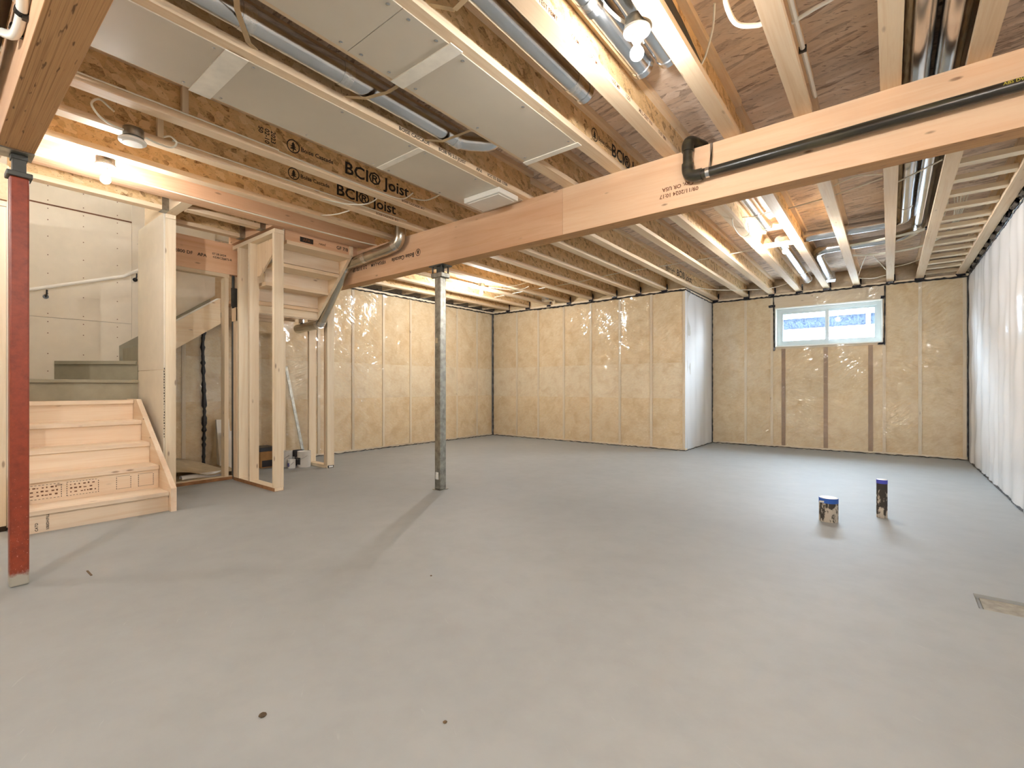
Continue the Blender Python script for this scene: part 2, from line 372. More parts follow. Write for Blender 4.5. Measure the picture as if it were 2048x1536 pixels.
# ---- floor slab with the chipped-out trench at the right
b = MB()
hx0, hx1, hy0, hy1 = .316, .835, 2.985, 3.187
x0, x1, y0, y1 = -6.7, 1.1, -3.0, 9.1
xs = [x0, hx0, hx1, x1]; ys = [y0, hy0, hy1, y1]
for i in range(3):
    for j in range(3):
        if (i, j) == (1, 1): continue
        q = len(b.v); b.v += [(xs[i], ys[j], 0), (xs[i + 1], ys[j], 0), (xs[i + 1], ys[j + 1], 0), (xs[i], ys[j + 1], 0)]; b.f.append((q, q + 1, q + 2, q + 3))
q = len(b.v); d = -.022
b.v += [(hx0, hy0, 0), (hx1, hy0, 0), (hx1, hy1, 0), (hx0, hy1, 0), (hx0 + .01, hy0 + .012, d), (hx1, hy0 + .012, d), (hx1, hy1 - .006, d), (hx0 + .01, hy1 - .006, d)]
b.f += [(q + 4, q + 5, q + 6, q + 7), (q, q + 1, q + 5, q + 4), (q + 1, q + 2, q + 6, q + 5), (q + 2, q + 3, q + 7, q + 6), (q + 3, q, q + 4, q + 7)]
q = len(b.v); b.v += [(x0, y0, -.2), (x1, y0, -.2), (x1, y1, -.2), (x0, y1, -.2)]; b.f.append((q + 3, q + 2, q + 1, q))
floor = struct(b.build('floor', 'concrete'), 'pale smooth concrete basement floor slab')
MB().box(hx0 + .02, hx1, hy0 + .02, hy1 - .012, -.021, -.012).build('trench_fill', 'trench', floor)

# ---- subfloor with the stair openings left out
HOLES = [(-6.45, -5.05, .41, 1.40), (-6.45, -5.62, 1.40, 2.24), (-6.45, -4.62, 2.24, 3.06)]
xs = [-6.7, -6.45, -5.62, -5.05, -4.62, 1.1]; ys = [-3.0, .41, 1.40, 2.24, 3.06, 9.1]
b = MB()
for i in range(5):
    for j in range(5):
        mx, my = (xs[i] + xs[i + 1]) / 2, (ys[j] + ys[j + 1]) / 2
        if any(h[0] < mx < h[1] and h[2] < my < h[3] for h in HOLES): continue
        b.box(xs[i], xs[i + 1], ys[j], ys[j + 1], ZT, ZT + .019)
struct(b.build('ceiling', 'osb_subfloor'), 'brown strand board subfloor overhead between the joists')

# ---- insulated walls: backing, studs, batts, clear poly, sealant
def along(axis, face, out):
    """(u, depth, z) -> world; depth grows away from the room"""
    return (lambda u, d, z: (u, face + out * d, z)) if axis == 'x' else (lambda u, d, z: (face + out * d, u, z))
def wbox(b, W, u0, u1, d0, d1, z0, z1):
    p, q = W(u0, d0, z0), W(u1, d1, z1)
    return b.box(min(p[0], q[0]), max(p[0], q[0]), min(p[1], q[1]), max(p[1], q[1]), z0, z1)
def ins_wall(name, label, axis, face, out, u0, u1, studs, seams, mat='insulation', pm='poly', hole=None, ztop=ZP, bulge=.014, cripples=(), ext=(.26, .26)):
    W = along(axis, face, out); ctr = W((u0 + u1) / 2, 0, 0)
    wall = semp(name, ctr, label)
    fb = MB(); zt = ZT
    if hole:
        h0, h1, z0, z1 = hole
        for a in ((u0 - ext[0], h0, 0, zt), (h1, u1 + ext[1], 0, zt), (h0, h1, 0, z0), (h0, h1, z1, zt)): wbox(fb, W, a[0], a[1], .10, .26, a[2], a[3])
    else: wbox(fb, W, u0 - ext[0], u1 + ext[1], .10, .26, 0, zt)
    fb.build('foundation', 'foundation', wall)
    lum = 'lumber_z'
    wbox(MB(), W, u0, u1, .004, .095, .0, .036).build('bottom_plate', 'lumber_' + axis, wall)
    if hole:
        wbox(MB(), W, u0, u1, .004, .095, ztop, ZJ).build('top_plate', 'lumber_' + axis, wall)
        wbox(MB(), W, h0 - .04, h1 + .04, .008, .095, z1 + .005, ztop).build('window_header', 'lumber_' + axis, wall)
        wbox(MB(), W, h0, h1, .006, .095, z0 - .036, z0 - .002).build('rough_sill', 'lumber_' + axis, wall)
    else: wbox(MB(), W, u0, u1, .004, .095, ztop, ZJ).build('top_plate', 'lumber_' + axis, wall)
    sw = .019
    for s_ in studs: wbox(MB(), W, s_ - sw, s_ + sw, .003, .095, .036, ztop).build('stud', lum, wall)
    for s_ in cripples: wbox(MB(), W, s_ - .028, s_ + .028, .006, .095, .036, hole[2] - .036).build('cripple_stud', 'brown_board', wall)
    ed = sorted([u0] + list(studs) + list(cripples) + [u1]); rows = [.036] + list(seams) + [ztop]
    for i in range(len(ed) - 1):
        a, c = ed[i] + (sw if i else 0), ed[i + 1] - sw
        if c - a < .06: continue
        for j in range(len(rows) - 1):
            za, zc = rows[j], rows[j + 1]
            if hole and a > hole[0] - .05 and c < hole[1] + .05:
                if za > hole[2] - .05: continue
                zc = min(zc, hole[2] - .036)
            ph = random.random() * 6
            def fn(s, t, a=a, c=c, za=za, zc=zc, ph=ph):
                e = min(s, 1 - s) * (c - a); e2 = min(t, 1 - t) * (zc - za)
                k = min(1, e / .05) * min(1, .1 + e2 / .06)
                dd = .019 - .008 * k + .002 * math.sin(7 * s + ph) * math.sin(5 * t + ph)
                return W(a + s * (c - a), max(dd, .009), za + t * (zc - za))
            MB().grid(fn, 8, 8).build('insulation_batt', 'insulation_pale' if (mat == 'insulation' and j == 1 and len(rows) > 3) else mat, wall, True)
    # poly sheet, drawn tight over the studs and slack between them
    sheets = [(u0, u1, .012, ztop + .01)]
    if hole: sheets = [(u0, hole[0], .012, ztop + .01), (hole[1], u1, .012, ztop + .01), (hole[0], hole[1], .012, hole[2]), (hole[0], hole[1], hole[3], ztop + .01)]
    for a, c, za, zc in sheets:
        nu, nv = max(4, int((c - a) / .045)), max(4, int((zc - za) / .09))
        def fn(s, t, a=a, c=c, za=za, zc=zc):
            u = a + s * (c - a); z = za + t * (zc - za)
            dist = min(abs(u - q) for q in ed)
            k = min(1, dist / .16)
            wv = .5 + .5 * math.sin(u * 9 + z * 6.1) * math.sin(z * 4.3 - u * 5)
            return W(u, .002 - bulge * k * k * (3 - 2 * k) * wv * min(1, (zc - z) / .12 + .15), z)
        MB().grid(fn, nu, nv).build('poly_sheet', pm, wall, True)
    return wall, W
def bead(W, pts, wall, r_=.008, name='sealant_bead'):
    out = []
    for i in range(len(pts) - 1):
        (ua, za), (ub, zb) = pts[i], pts[i + 1]; n = max(3, int(math.hypot(ub - ua, zb - za) / .035))
        for k in range(n):
            t = k / n; out.append(W(ua + (ub - ua) * t + random.uniform(-.004, .004) * (ua == ub), -.004, za + (zb - za) * t + random.uniform(-.006, .006) * (za != zb or ua != ub)))
    out.append(W(pts[-1][0], -.004, pts[-1][1]))
    rs = [r_ * random.uniform(.55, 1.35) for _ in out]
    return MB().tube(out, r_, 6, True, rs).build(name, 'sealant', wall, True)
def blob(W, u, z, su, sz, wall, m='tape_black', d=-.006):
    n = 11; b = MB(); pts = []
    for j in range(n):
        an = 2 * math.pi * j / n; k = random.uniform(.7, 1.25)
        pts.append(W(u + math.copysign(abs(math.cos(an)) ** .5, math.cos(an)) * su * k, d - random.uniform(0, .008), z + math.copysign(abs(math.sin(an)) ** .5, math.sin(an)) * sz * k))
    b.prism(pts, Vector(W(0, .007, 0)) - Vector(W(0, 0, 0))); return b.build('tape_patch', m, wall)

LST = [-.9, -.34, .22, .82, 1.38, 1.94, 2.50, 3.05, 3.61, 4.167, 4.726, 5.281, 5.838, 6.395, 6.95]
wall_l, Wl = ins_wall('wall_left', 'long insulated wall under clear poly at the left behind the stairs', 'y', XL, -1, 1.45, YB, [s for s in LST if s > 1.6], (.82, 1.36), ext=(1.25, .26))
bead(Wl, [(2.3, ZP + .005), (YB, ZP)], wall_l, .010); bead(Wl, [(1.5, .008), (YB, .008)], wall_l, .006)
bead(Wl, [(1.5, ZP + .055), (YB - .02, ZP + .05)], wall_l, .009)
bead(Wl, [(YB, .01), (YB, ZP)], wall_l, .011)
# dark tape strip up the sheet in the closet under the stairs
bead(Wl, [(2.14, .02), (2.15, .7), (2.13, 1.5), (2.15, 1.75)], wall_l, .024)
wall_b, Wb = ins_wall('wall_back', 'insulated back wall under clear poly between two corners', 'x', YB, 1, XL, XJ, [-5.79, -5.27, -4.695, -4.134, -3.579, -3.026, -2.50], (.81, 1.376), ext=(.26, 0))
bead(Wb, [(XL, ZP), (-4.6, ZP - .012), (-3.4, ZP + .006), (XJ, ZP + .01)], wall_b, .013); bead(Wb, [(XL, .008), (XJ, .008)], wall_b, .006)
wall_j, Wj = ins_wall('wall_jog', 'short bright return wall where the back wall steps back to the window', 'y', XJ, -1, YB, YW, [YB + .05, 8.0, 8.45], (1.33,), 'insulation_grey', 'poly_white', ext=(-.12, .26))
bead(Wj, [(YB, ZP + .01), (YW, ZP - .01)], wall_j, .009); bead(Wj, [(YW, .01), (YW, ZP)], wall_j, .011); bead(Wj, [(YB, .008), (YW, .008)], wall_j, .006)
wall_w, Ww = ins_wall('wall_window', 'insulated window wall under clear poly at the far right', 'x', YW, 1, XJ, XR, [-1.93, -1.53, -.06, .339, .80], (1.29,), 'insulation', 'poly', (-1.474, -.08, 1.653, 2.285), ZP, .014, (-1.36, -.78, -.22))
bead(Ww, [(XJ, ZP), (-1.5, ZP - .002), (-.05, ZP + .005), (XR, ZP)], wall_w, .013); bead(Ww, [(XJ, .008), (XR, .008)], wall_w, .006)
bead(Ww, [(-1.505, ZP), (-1.50, 2.30)], wall_w, .009); bead(Ww, [(-.052, ZP), (-.058, 1.63)], wall_w, .009); bead(Ww, [(-1.50, 2.3), (-1.49, 1.62)], wall_w, .009)
for u, z, a, c in ((-1.52, 2.33, .045, .022), (-1.49, 1.63, .016, .035), (-.075, 2.31, .032, .03), (-.10, 1.64, .035, .018), (-.06, 1.66, .012, .05)): blob(Ww, u, z, a, c, wall_w)
RST = [.5, 1.06, 1.62, 2.18, 2.74, 3.30, 3.86, 4.42, 4.98, 5.54, 6.10, 6.66, 7.22, 7.78, 8.34]
wall_r, Wr = ins_wall('wall_right', 'right hand wall under milky poly catching the window light', 'y', XR, 1, YR, YW, [-2.3, -1.74, -1.18, -.62, -.06] + RST, (1.29,), 'insulation_grey', 'poly_white', None, ZP, .02, (), (0, .26))
bead(Wr, [(2.0, .008), (YW, .008)], wall_r, .009); bead(Wr, [(YW, .01), (YW, ZP)], wall_r, .009); bead(Wr, [(0, ZP), (YW, ZP)], wall_r, .007)
# black plastic laps along the top of the right wall
for k in range(22):
    y = 2.7 + k * .28
    blob(Wr, y + random.uniform(-.04, .04), ZP + .055, .10, .045, wall_r, 'tape_black', -.012)
for k in range(15):
    y = 3.7 + k * .34 + random.uniform(-.03, .03); l_ = random.uniform(.07, .13); d_ = random.uniform(0, .012)
    MB().hexa([(.802, y - l_, 2.512 - d_), (.837, y - l_ * .8, 2.496), (.837, y + l_, 2.498), (.802, y + l_ * .9, 2.514 - d_), (.802, y - l_, 2.517), (.837, y - l_ * .8, 2.502), (.837, y + l_, 2.503), (.802, y + l_ * .9, 2.518)]).build('tape_patch', 'tape_black', wall_r)
# unseen side of the room behind the camera
o = struct(BX(-6.7, 1.1, YR - .15, YR, 0, ZT).build('wall_rear', 'drywall'), 'plain wall behind the viewer')
o = struct(BX(XL - .2, XL, YR, .30, 0, ZT).build('wall_rear_left', 'drywall'), 'plain wall left of the stairs behind the viewer')

# rim pockets: insulation between joist ends above the plates
NEAR = [.76, .33, .005, -.38, -.757, -1.14, -1.523, -1.915, -2.34, -2.77, -3.22, -3.63, -4.05]
FAR = [.76, .335, .008, -.387, -.766, -1.14, -1.525, -1.92, -2.41, -2.80, -3.24, -3.665, -4.12, -4.58, -5.015, -5.50, -6.0]
for lo_, hi_, Y, wall in ((XJ, XR, YW, wall_w), (XL, XJ, YB, wall_b)):
    xs = sorted([x for x in FAR if lo_ < x < hi_]); ed = [lo_] + xs + [hi_]
    for a, c in zip(ed[:-1], ed[1:]):
        if c - a < .08: continue
        def fn(s, t, a=a, c=c, Y=Y):
            return (a + .008 + s * (c - a - .016), Y + .03 - .05 * math.sin(math.pi * s) ** .5 * math.sin(math.pi * min(1, t * 1.0)) ** .5 + .006 * math.sin(9 * s + 4 * t), ZJ + .002 + t * (ZT - ZJ - .004))
        MB().grid(fn, 10, 6).build('rim_insulation', 'insulation_rim' if Y == YW else 'insulation', wall, True)
        MB().grid(lambda s, t, fn=fn: (fn(s, t)[0], fn(s, t)[1] - .006, fn(s, t)[2]), 10, 6).build('rim_poly', 'poly_dark', wall, True)
    for x in xs:
        blob(along('x', Y, 1), x, ZJ - .012, .052, .02, wall, 'tape_black', -.012)
        blob(along('x', Y, 1), x + .05, ZJ + .05, .012, .05, wall, 'tape_black', -.03)

# ---- window
win = semp('window_1', (-.777, YW + .08, 1.653), 'white vinyl slider basement window with two panes')
def frame(b, x0, x1, z0, z1, t, y0, y1):
    b.box(x0, x1, y0, y1, z0, z0 + t).box(x0, x1, y0, y1, z1 - t, z1).box(x0, x0 + t, y0, y1, z0 + t, z1 - t).box(x1 - t, x1, y0, y1, z0 + t, z1 - t); return b
frame(MB(), -1.474, -.08, 1.653, 2.285, .012, YW - .012, YW + .14).build('window_reveal', 'plastic_white', win)
frame(MB(), -1.462, -.092, 1.665, 2.273, .055, YW + .07, YW + .14).build('window_frame', 'window_vinyl', win)
s1 = frame(MB(), -1.41, -.745, 1.715, 2.22, .035, YW + .075, YW + .10).build('sash', 'window_vinyl', win)
s2 = frame(MB(), -.80, -.145, 1.715, 2.22, .03, YW + .105, YW + .13).build('sash', 'window_vinyl', win)
BX(-1.38, -.775, YW + .086, YW + .090, 1.745, 2.19).build('pane', 'glass', s1)
BX(-.77, -.172, YW + .116, YW + .120, 1.745, 2.19).build('pane', 'glass', s2)
MB().tube([(-1.47, YW - .012, 2.285), (-.08, YW - .012, 2.285), (-.08, YW - .012, 1.653), (-1.474, YW - .012, 1.653), (-1.474, YW - .012, 2.28)], .007, 6).build('poly_edge', 'plastic_white', win)
# daylight portal in the opening
pl = bpy.data.lights.new('window_portal', 'AREA'); pl.shape = 'RECTANGLE'; pl.size = 1.3; pl.size_y = .55; pl.cycles.is_portal = True
po = bpy.data.objects.new('window_portal', pl); COL.objects.link(po); po.location = (-.777, YW + .20, 1.97); po.rotation_euler = (R(-90), 0, 0)

# ---- outside the window: snowy ground and the neighbour's speckled wall
o = struct(BX(-14, 12, YW + .28, 22, 1.35, 1.60).build('ground_outside', 'snow'), 'snow covered ground outside the window')
nb = thing('neighbour_house', (-2, 14.0, 1.6), 'speckled grey house wall with white trim seen through the window', 'house')
BX(-7.6, 2.0, 14.0, 14.2, 2.46, 2.73).build('stucco_wall', 'stucco', nb)
BX(-9, 6, 13.96, 14.2, 1.6, 2.46).build('skirt_board', 'snow', nb)
BX(-9, 6, 13.94, 14.2, 2.73, 3.6).build('trim_board', 'snow', nb)
BX(-.43, -.345, 13.95, 14.0, 2.46, 2.73).build('corner_board', 'snow', nb)

# ================================================================== STAIR ENCLOSURE (setting)
ORD = ['first', 'second', 'third', 'fourth', 'fifth', 'sixth', 'seventh', 'eighth', 'ninth', 'tenth', 'eleventh', 'twelfth', 'thirteenth', 'fourteenth', 'fifteenth', 'sixteenth', 'seventeenth', 'eighteenth']
XD = -6.395   # face of the drywall on the stair wall
ws = semp('wall_stair', (XD, .9, 0), 'drywall sheets on the wall behind the winding stairs')
for z0, z1 in ((0, 1.671), (1.675, 2.768), (2.772, 3.7)):
    BX(XD - .0125, XD, .405, 1.452, z0, z1).build('drywall_sheet', 'drywall', ws)
MB().prism([(XD - .0125, 1.454, 1.50), (XD - .0125, 2.26, 2.10), (XD - .0125, 2.26, 3.7), (XD - .0125, 1.454, 3.7)], (.0125, 0, 0)).build('drywall_sheet', 'drywall', ws)
BX(XD - .16, XD - .013, .41, 1.452, 0, 3.7).build('backing', 'foundation', ws)
b = MB()
for y in (.55, .80, 1.06, 1.33):
    for z in (1.15, 1.32, 1.52, 1.63, 1.71, 1.9, 2.1, 2.28, 2.46, 2.62, 2.73, 2.81, 2.95): b.box(XD, XD + .001, y - .004, y + .004, z - .004, z + .004)
o = b.build('screw_heads', 'ink_soft', ws); o['kind'] = 'stuff'
MB().box(XD, XD + .0015, .42, 1.452, 2.762, 2.776).build('joint_gap', 'ink_soft', ws)
# shaft above the opening
o = struct(MB().box(-6.7, -4.5, .28, .405, ZT + .02, 3.7).box(-4.62, -4.5, .405, 3.2, ZT + .02, 3.7).box(-6.7, -4.5, 3.07, 3.2, ZT + .02, 3.7).box(XD - .15, XD - .0125, 2.26, 3.2, ZT + .02, 3.7)
      .box(-5.05, -4.63, .405, 2.2, 3.2, 3.3).build('wall_shaft', 'drywall'), 'painted walls of the stairwell above the floor opening')
o = struct(BX(-6.7, -4.5, .28, 3.2, 3.7, 3.75).build('ceiling_shaft', 'drywall'), 'ceiling high above the stairwell')
# wall at the foot of the stairs, left edge of the picture
wf = semp('wall_stair_side', (-5.5, .35, 0), 'half finished stud wall at the left side of the stairs')
BX(XL, -4.79, .393, .405, .02, 2.53).build('drywall_sheet', 'drywall', wf)
BX(XL, -4.79, .288, .30, .02, 2.53).build('drywall_sheet', 'drywall', wf)
for x in (-4.78, -5.2, -5.6, -6.0): BX(x - .038, x, .301, .391, .036, 2.24).build('stud', 'lumber_z', wf)
BX(XL, -4.78, .301, .391, 0, .036).build('bottom_plate', 'plate_dark', wf)
BX(XL, -4.78, .301, .391, 2.245, 2.28).build('top_plate', 'lumber_x', wf)
BX(-5.6, -4.76, .292, .395, 2.285, ZJ).build('header', 'lvl_x', wf)
# stub wall beside the stringer
wn = semp('wall_newel', (-5.38, 1.40, 0), 'drywalled stub wall standing between the stairs and the closet')
BX(-5.77, -5.002, 1.36, 1.372, 1.153, 2.53).build('drywall_sheet', 'drywall', wn)
BX(-5.77, -5.008, 1.36, 1.372, 0, 1.149).build('drywall_sheet', 'drywall', wn)
for x in (-5.0, -5.4, -5.732): BX(x - .038, x, 1.373, 1.452, .036, 2.49).build('stud', 'lumber_z', wn)
BX(-5.77, -5.0, 1.373, 1.452, 0, .036).build('bottom_plate', 'lumber_x', wn)
BX(-5.77, -5.0, 1.373, 1.452, 2.492, 2.53).build('top_plate', 'lumber_x', wn)
b = MB()
for k in range(26):
    z = .55 + k * .024; b.box(-5.0015, -4.9995, 1.361 + random.uniform(-.001, .002), 1.364 + random.uniform(0, .005), z, z + .014)
o = b.build('torn_edge', 'ink', wn); o['kind'] = 'stuff'
# closet framing under the second flight
wc = semp('wall_closet', (-5.6, 1.8, 0), 'open closet framing under the stairs beside the stub wall')
pb_ = BX(-5.64, -5.55, 1.46, 2.13, 0, .0335).build('bottom_plate', 'plate_brown', wc); BX(-5.64, -5.55, 1.46, 2.13, .0336, .0362).build('plate_face', 'lumber_y', pb_)
BX(-5.64, -5.55, 2.052, 2.092, .036, 2.165).build('stud', 'lumber_z', wc)
BX(-5.64, -5.55, 1.46, 1.498, .036, 2.165).build('stud', 'lumber_z', wc)
BX(-5.64, -5.55, 1.46, 2.10, 2.166, 2.203).build('top_plate', 'lumber_y', wc)
lv = BX(-5.645, -5.552, 1.46, 2.24, 2.205, ZJ).build('lvl_header', 'lvl_y', wc)
text('print', '2800 DF', (-5.551, 1.60, 2.345), (0, 1, 0), (0, 0, 1), .045, 'ink', lv); text('print', 'APA', (-5.551, 1.80, 2.345), (0, 1, 0), (0, 0, 1), .045, 'ink', lv)
text('print', '07.28.2024', (-5.551, 1.935, 2.385), (0, 1, 0), (0, 0, 1), .030, 'ink', lv); text('print', 'CDBC70472-R', (-5.551, 1.94, 2.35), (0, 1, 0), (0, 0, 1), .030, 'ink', lv)

# ================================================================== BEAMS AND POSTS
def beam(name, loc, label, pieces, y0, y1, z0, z1):
    t = thing(name, loc, label, 'beam'); n = 3; d = (y1 - y0) / n
    for k in range(n):
        for (xa, xb) in (pieces if k == 0 else [(pieces[0][0], pieces[-1][1])]):
            BX(xa, xb, y0 + k * d + .0006, y0 + (k + 1) * d - .0006, z0 + .002 * (k == 1), z1).build('ply', 'lvl_pale' if (k == 0 and xa > -3) else 'lvl_x', t)
    o = BX(pieces[0][0] + .002, pieces[-1][1] - .002, y0 + .002, y1 - .002, z0 - .0015, z0 + .001).build('ply_edges', 'lvl_plies', t)
    return t
mb = beam('main_beam', (-2.3, 3.18, 2.175), 'long laminated wood beam crossing the whole ceiling over the grey post', [(-5.45, -1.979), (-1.977, .82)], 3.115, 3.245, 2.175, ZJ)
treelogo('logo_print', (-3.672, 3.1135, 2.335), (-1, 0, 0), (0, 0, -1), .036, 'ink', mb)
text('print', 'Boise Cascade', (-3.73, 3.1135, 2.345), (-1, 0, 0), (0, 0, -1), .062, 'ink', mb)
text('print', 'VERSA-LAM', (-4.19, 3.1135, 2.345), (-1, 0, 0), (0, 0, -1), .052, 'ink', mb)
text('print', '2.0 3100 SP', (-4.53, 3.1135, 2.345), (-1, 0, 0), (0, 0, -1), .058, 'ink', mb)
text('print', '09/11/2024 10:17', (-.955, 3.1135, 2.282), (-1, 0, 0), (0, 0, -1), .036, 'ink_red', mb)
text('print', 'City, OR USA', (-.985, 3.1135, 2.325), (-1, 0, 0), (0, 0, -1), .036, 'ink_red', mb)
sb = beam('near_beam', (-1.5, .31, 2.172), 'laminated wood beam in the top left corner on the red post', [(-3.50, .82)], .243, .375, 2.172, ZJ)

t = thing('grey_steel_post', (-3.425, 3.185, 0), 'mottled grey steel telescoping post under the main beam', 'post')
BX(-3.464, -3.386, 3.146, 3.224, .004, 2.075).build('tube', 'galv_dull', t, False, .006)
BX(-3.452, -3.398, 3.158, 3.212, 2.04, 2.162).build('inner_tube', 'box_grey', t)
BX(-3.50, -3.35, 3.128, 3.242, 2.055, 2.098).build('collar', 'galv_dull', t, False, .004)
BX(-3.52, -3.33, 3.12, 3.25, 2.163, 2.1728).build('head_plate', 'box_grey', t)
for x, y in ((-3.485, 3.14), (-3.365, 3.14), (-3.485, 3.23), (-3.365, 3.23)): MB().tube([(x, y, 2.05), (x, y, 2.163)], .008, 8).build('jack_bolt', 'box_grey', t)
BX(-3.45, -3.41, 3.1452, 3.146, .10, .17).build('sticker', 'can_label', t); BX(-3.455, -3.42, 3.1452, 3.146, 1.42, 1.47).build('sticker', 'cardboard', t)
BX(-3.48, -3.37, 3.13, 3.24, 0, .004).build('base_plate', 'galv_dull', t)
t = thing('red_steel_post', (-3.447, .325, 0), 'red primed steel post at the left edge below the near beam', 'post')
BX(-3.482, -3.412, .290, .360, 0, 2.05).build('tube', 'red_primer', t, False, .007)
BX(-3.495, -3.40, .278, .372, 2.05, 2.075).build('collar', 'box_grey', t, False, .004)
BX(-3.47, -3.42, .30, .35, 2.075, 2.14).build('head_tube', 'box_grey', t)
BX(-3.50, -3.37, .243, .375, 2.163, 2.171).build('head_plate', 'galv_dull', t)
BX(-3.475, -3.415, .295, .355, 2.14, 2.163).build('saddle', 'box_grey', t)

# ================================================================== JOISTS
def ijoist(x, y0, y1, label, group=None, hw=.0425, fm='flange_y'):
    t = thing('floor_joist', (x, (y0 + y1) / 2, ZJ), label, 'joist', group)
    fh = .036
    bf = BX(x - hw, x + hw, y0, y1, ZJ, ZJ + fh).build('bottom_flange', fm, t)
    BX(x - hw, x + hw, y0, y1, ZT - fh, ZT - .0005).build('top_flange', fm, t)
    wb = BX(x - .0055, x + .0055, y0, y1, ZJ + fh, ZT - fh).build('web', 'osb_web', t)
    return t, bf, wb
J = {}
for k, x in enumerate(NEAR):
    extra = {-3.22: ', printed BCI Joist', -3.63: ', printed BCI Joist'}.get(x, '')
    J[('n', x)] = ijoist(x, YR, 3.178, '%s I-joist from the right wall, camera side of the main beam%s' % (ORD[k], extra), 'joists on the camera side of the main beam')
for k, x in enumerate(FAR):
    y1 = YW + .05 if x > XJ else YB + .05
    J[('f', x)] = ijoist(x, 3.182, y1, '%s I-joist from the right wall, far side of the main beam' % ORD[k], 'joists beyond the main beam')
def webprint(j, x, ys, size, z, both=True):
    xx = x + .0065; t = j[2]
    treelogo('logo_print', (xx, ys[0], z + size * .33), (0, 1, 0), (0, 0, 1), size * .36, 'ink', t)
    text('print', 'Boise Cascade', (xx, ys[0] + size * .42, z + size * .22), (0, 1, 0), (0, 0, 1), size * .33, 'ink', t)
    text('print', 'BCI\u00ae Joist', (xx, ys[1], z), (0, 1, 0), (0, 0, 1), size, 'ink', t, 'LEFT', 1.12)
webprint(J[('n', -3.22)], -3.22, (1.62, 2.01), .128, 2.612)
webprint(J[('n', -3.63)], -3.63, (1.83, 2.19), .128, 2.612)
webprint(J[('n', -1.523)], -1.523, (2.78, 3.02), .12, 2.615)
webprint(J[('f', -2.41)], -2.41, (6.45, 6.85), .135, 2.605)
for q, sx_ in enumerate(('2023', '02-10', '50')): text('print', sx_, (-3.2135, 1.47 - q * .04, 2.70), (0, 0, -1), (0, 1, 0), .042, 'ink', J[('n', -3.22)][2])
e = J[('n', -2.34)][1]; xx = -2.34 + .0432
text('print', 'BOISE CASCADE', (xx, 1.80, 2.538), (0, 1, 0), (0, 0, 1), .030, 'ink', e, 'LEFT', 1.1)
text('print', 'BCI\u00ae 90 2.0 JOIST', (xx, 2.12, 2.538), (0, 1, 0), (0, 0, 1), .030, 'ink', e, 'LEFT', 1.1)
text('print', 'APA', (xx, 2.48, 2.538), (0, 1, 0), (0, 0, 1), .030, 'ink', e, 'LEFT', 1.1); text('print', 'ICC ES ESR 1336', (xx, 2.60, 2.538), (0, 1, 0), (0, 0, 1), .030, 'ink', e, 'LEFT', 1.1)
e = J[('n', -1.14)][1]; xx = -1.14 + .0432
for y, s in ((1.55, 'TEST FBMT'), (1.80, 'COME'), (1.93, '153PSI MF'), (2.18, '1600 MF'), (2.35, '1250'), (2.52, 'MILL-CERT WA'), (2.80, '17-07 1MA')): text('print', s, (xx, y, 2.539), (0, 1, 0), (0, 0, 1), .030, 'ink_soft', e, 'LEFT', .95)
for x, y in ((-3.22, 2.62), (-3.63, 2.66)): text('print', 'BOISE CASCADE  BCI', (x + .0432, y - .1, 2.54), (0, 1, 0), (0, 0, 1), .026, 'ink_soft', J[('n', x)][1])

# trimmer, short joists and headers round the stair opening
t = thing('stair_trimmer', (-4.485, 1.3, ZJ), 'thick reddish laminated trimmer beside the stair opening with a cable along it', 'beam')
for k in range(4): BX(-4.59 + k * .0525, -4.539 + k * .0525, -1.0, 3.11, ZJ, ZT - .001).build('ply', 'lvl_y', t)
j = ijoist(-4.955, .41, 1.372, 'pale short I-joist along the stair opening above the stairs'); text('print', 'GE   3KG', (-4.948, .56, 2.66), (0, 1, 0), (0, 0, 1), .05, 'ink_soft', j[2])
ijoist(-4.79, 1.462, 2.115, 'short hung I-joist beside the reddish trimmer above the closet')
ijoist(-5.25, 1.462, 2.115, 'short hung I-joist above the closet header, furthest from the trimmer')
o = tag(BX(-5.62, -4.595, 1.376, 1.456, ZJ + .003, ZT - .001).build('stair_header', 'lumber_x'), 'short wooden header resting on top of the drywalled stub wall', 'header')
o = tag(BX(-5.62, -4.595, 2.12, 2.23, ZJ + .003, ZT - .001).build('stair_header', 'lvl_x'), 'laminated header above the free standing stud frame by the stairs', 'header')
def hanger(x, y, s, label):
    t = thing('joist_hanger', (x, y, ZJ - .004), label, 'hanger')
    BX(x - .048, x + .048, min(y, y + s * .05), max(y, y + s * .05), ZJ - .004, ZJ - .001).build('seat', 'galv_dull', t)
    for q in (-1, 1): BX(x + q * .0455 - .0015, x + q * .0455 + .0015, min(y, y + s * .05), max(y, y + s * .05), ZJ - .004, ZJ + .16).build('side_strap', 'galv_dull', t)
hanger(-4.955, 1.374, -1, 'metal joist hanger at the top of the drywalled stub wall')
hanger(-4.79, 2.118, -1, 'metal joist hanger nearest the reddish trimmer behind the stud frame')
hanger(-5.25, 2.118, -1, 'metal joist hanger above the closet header')

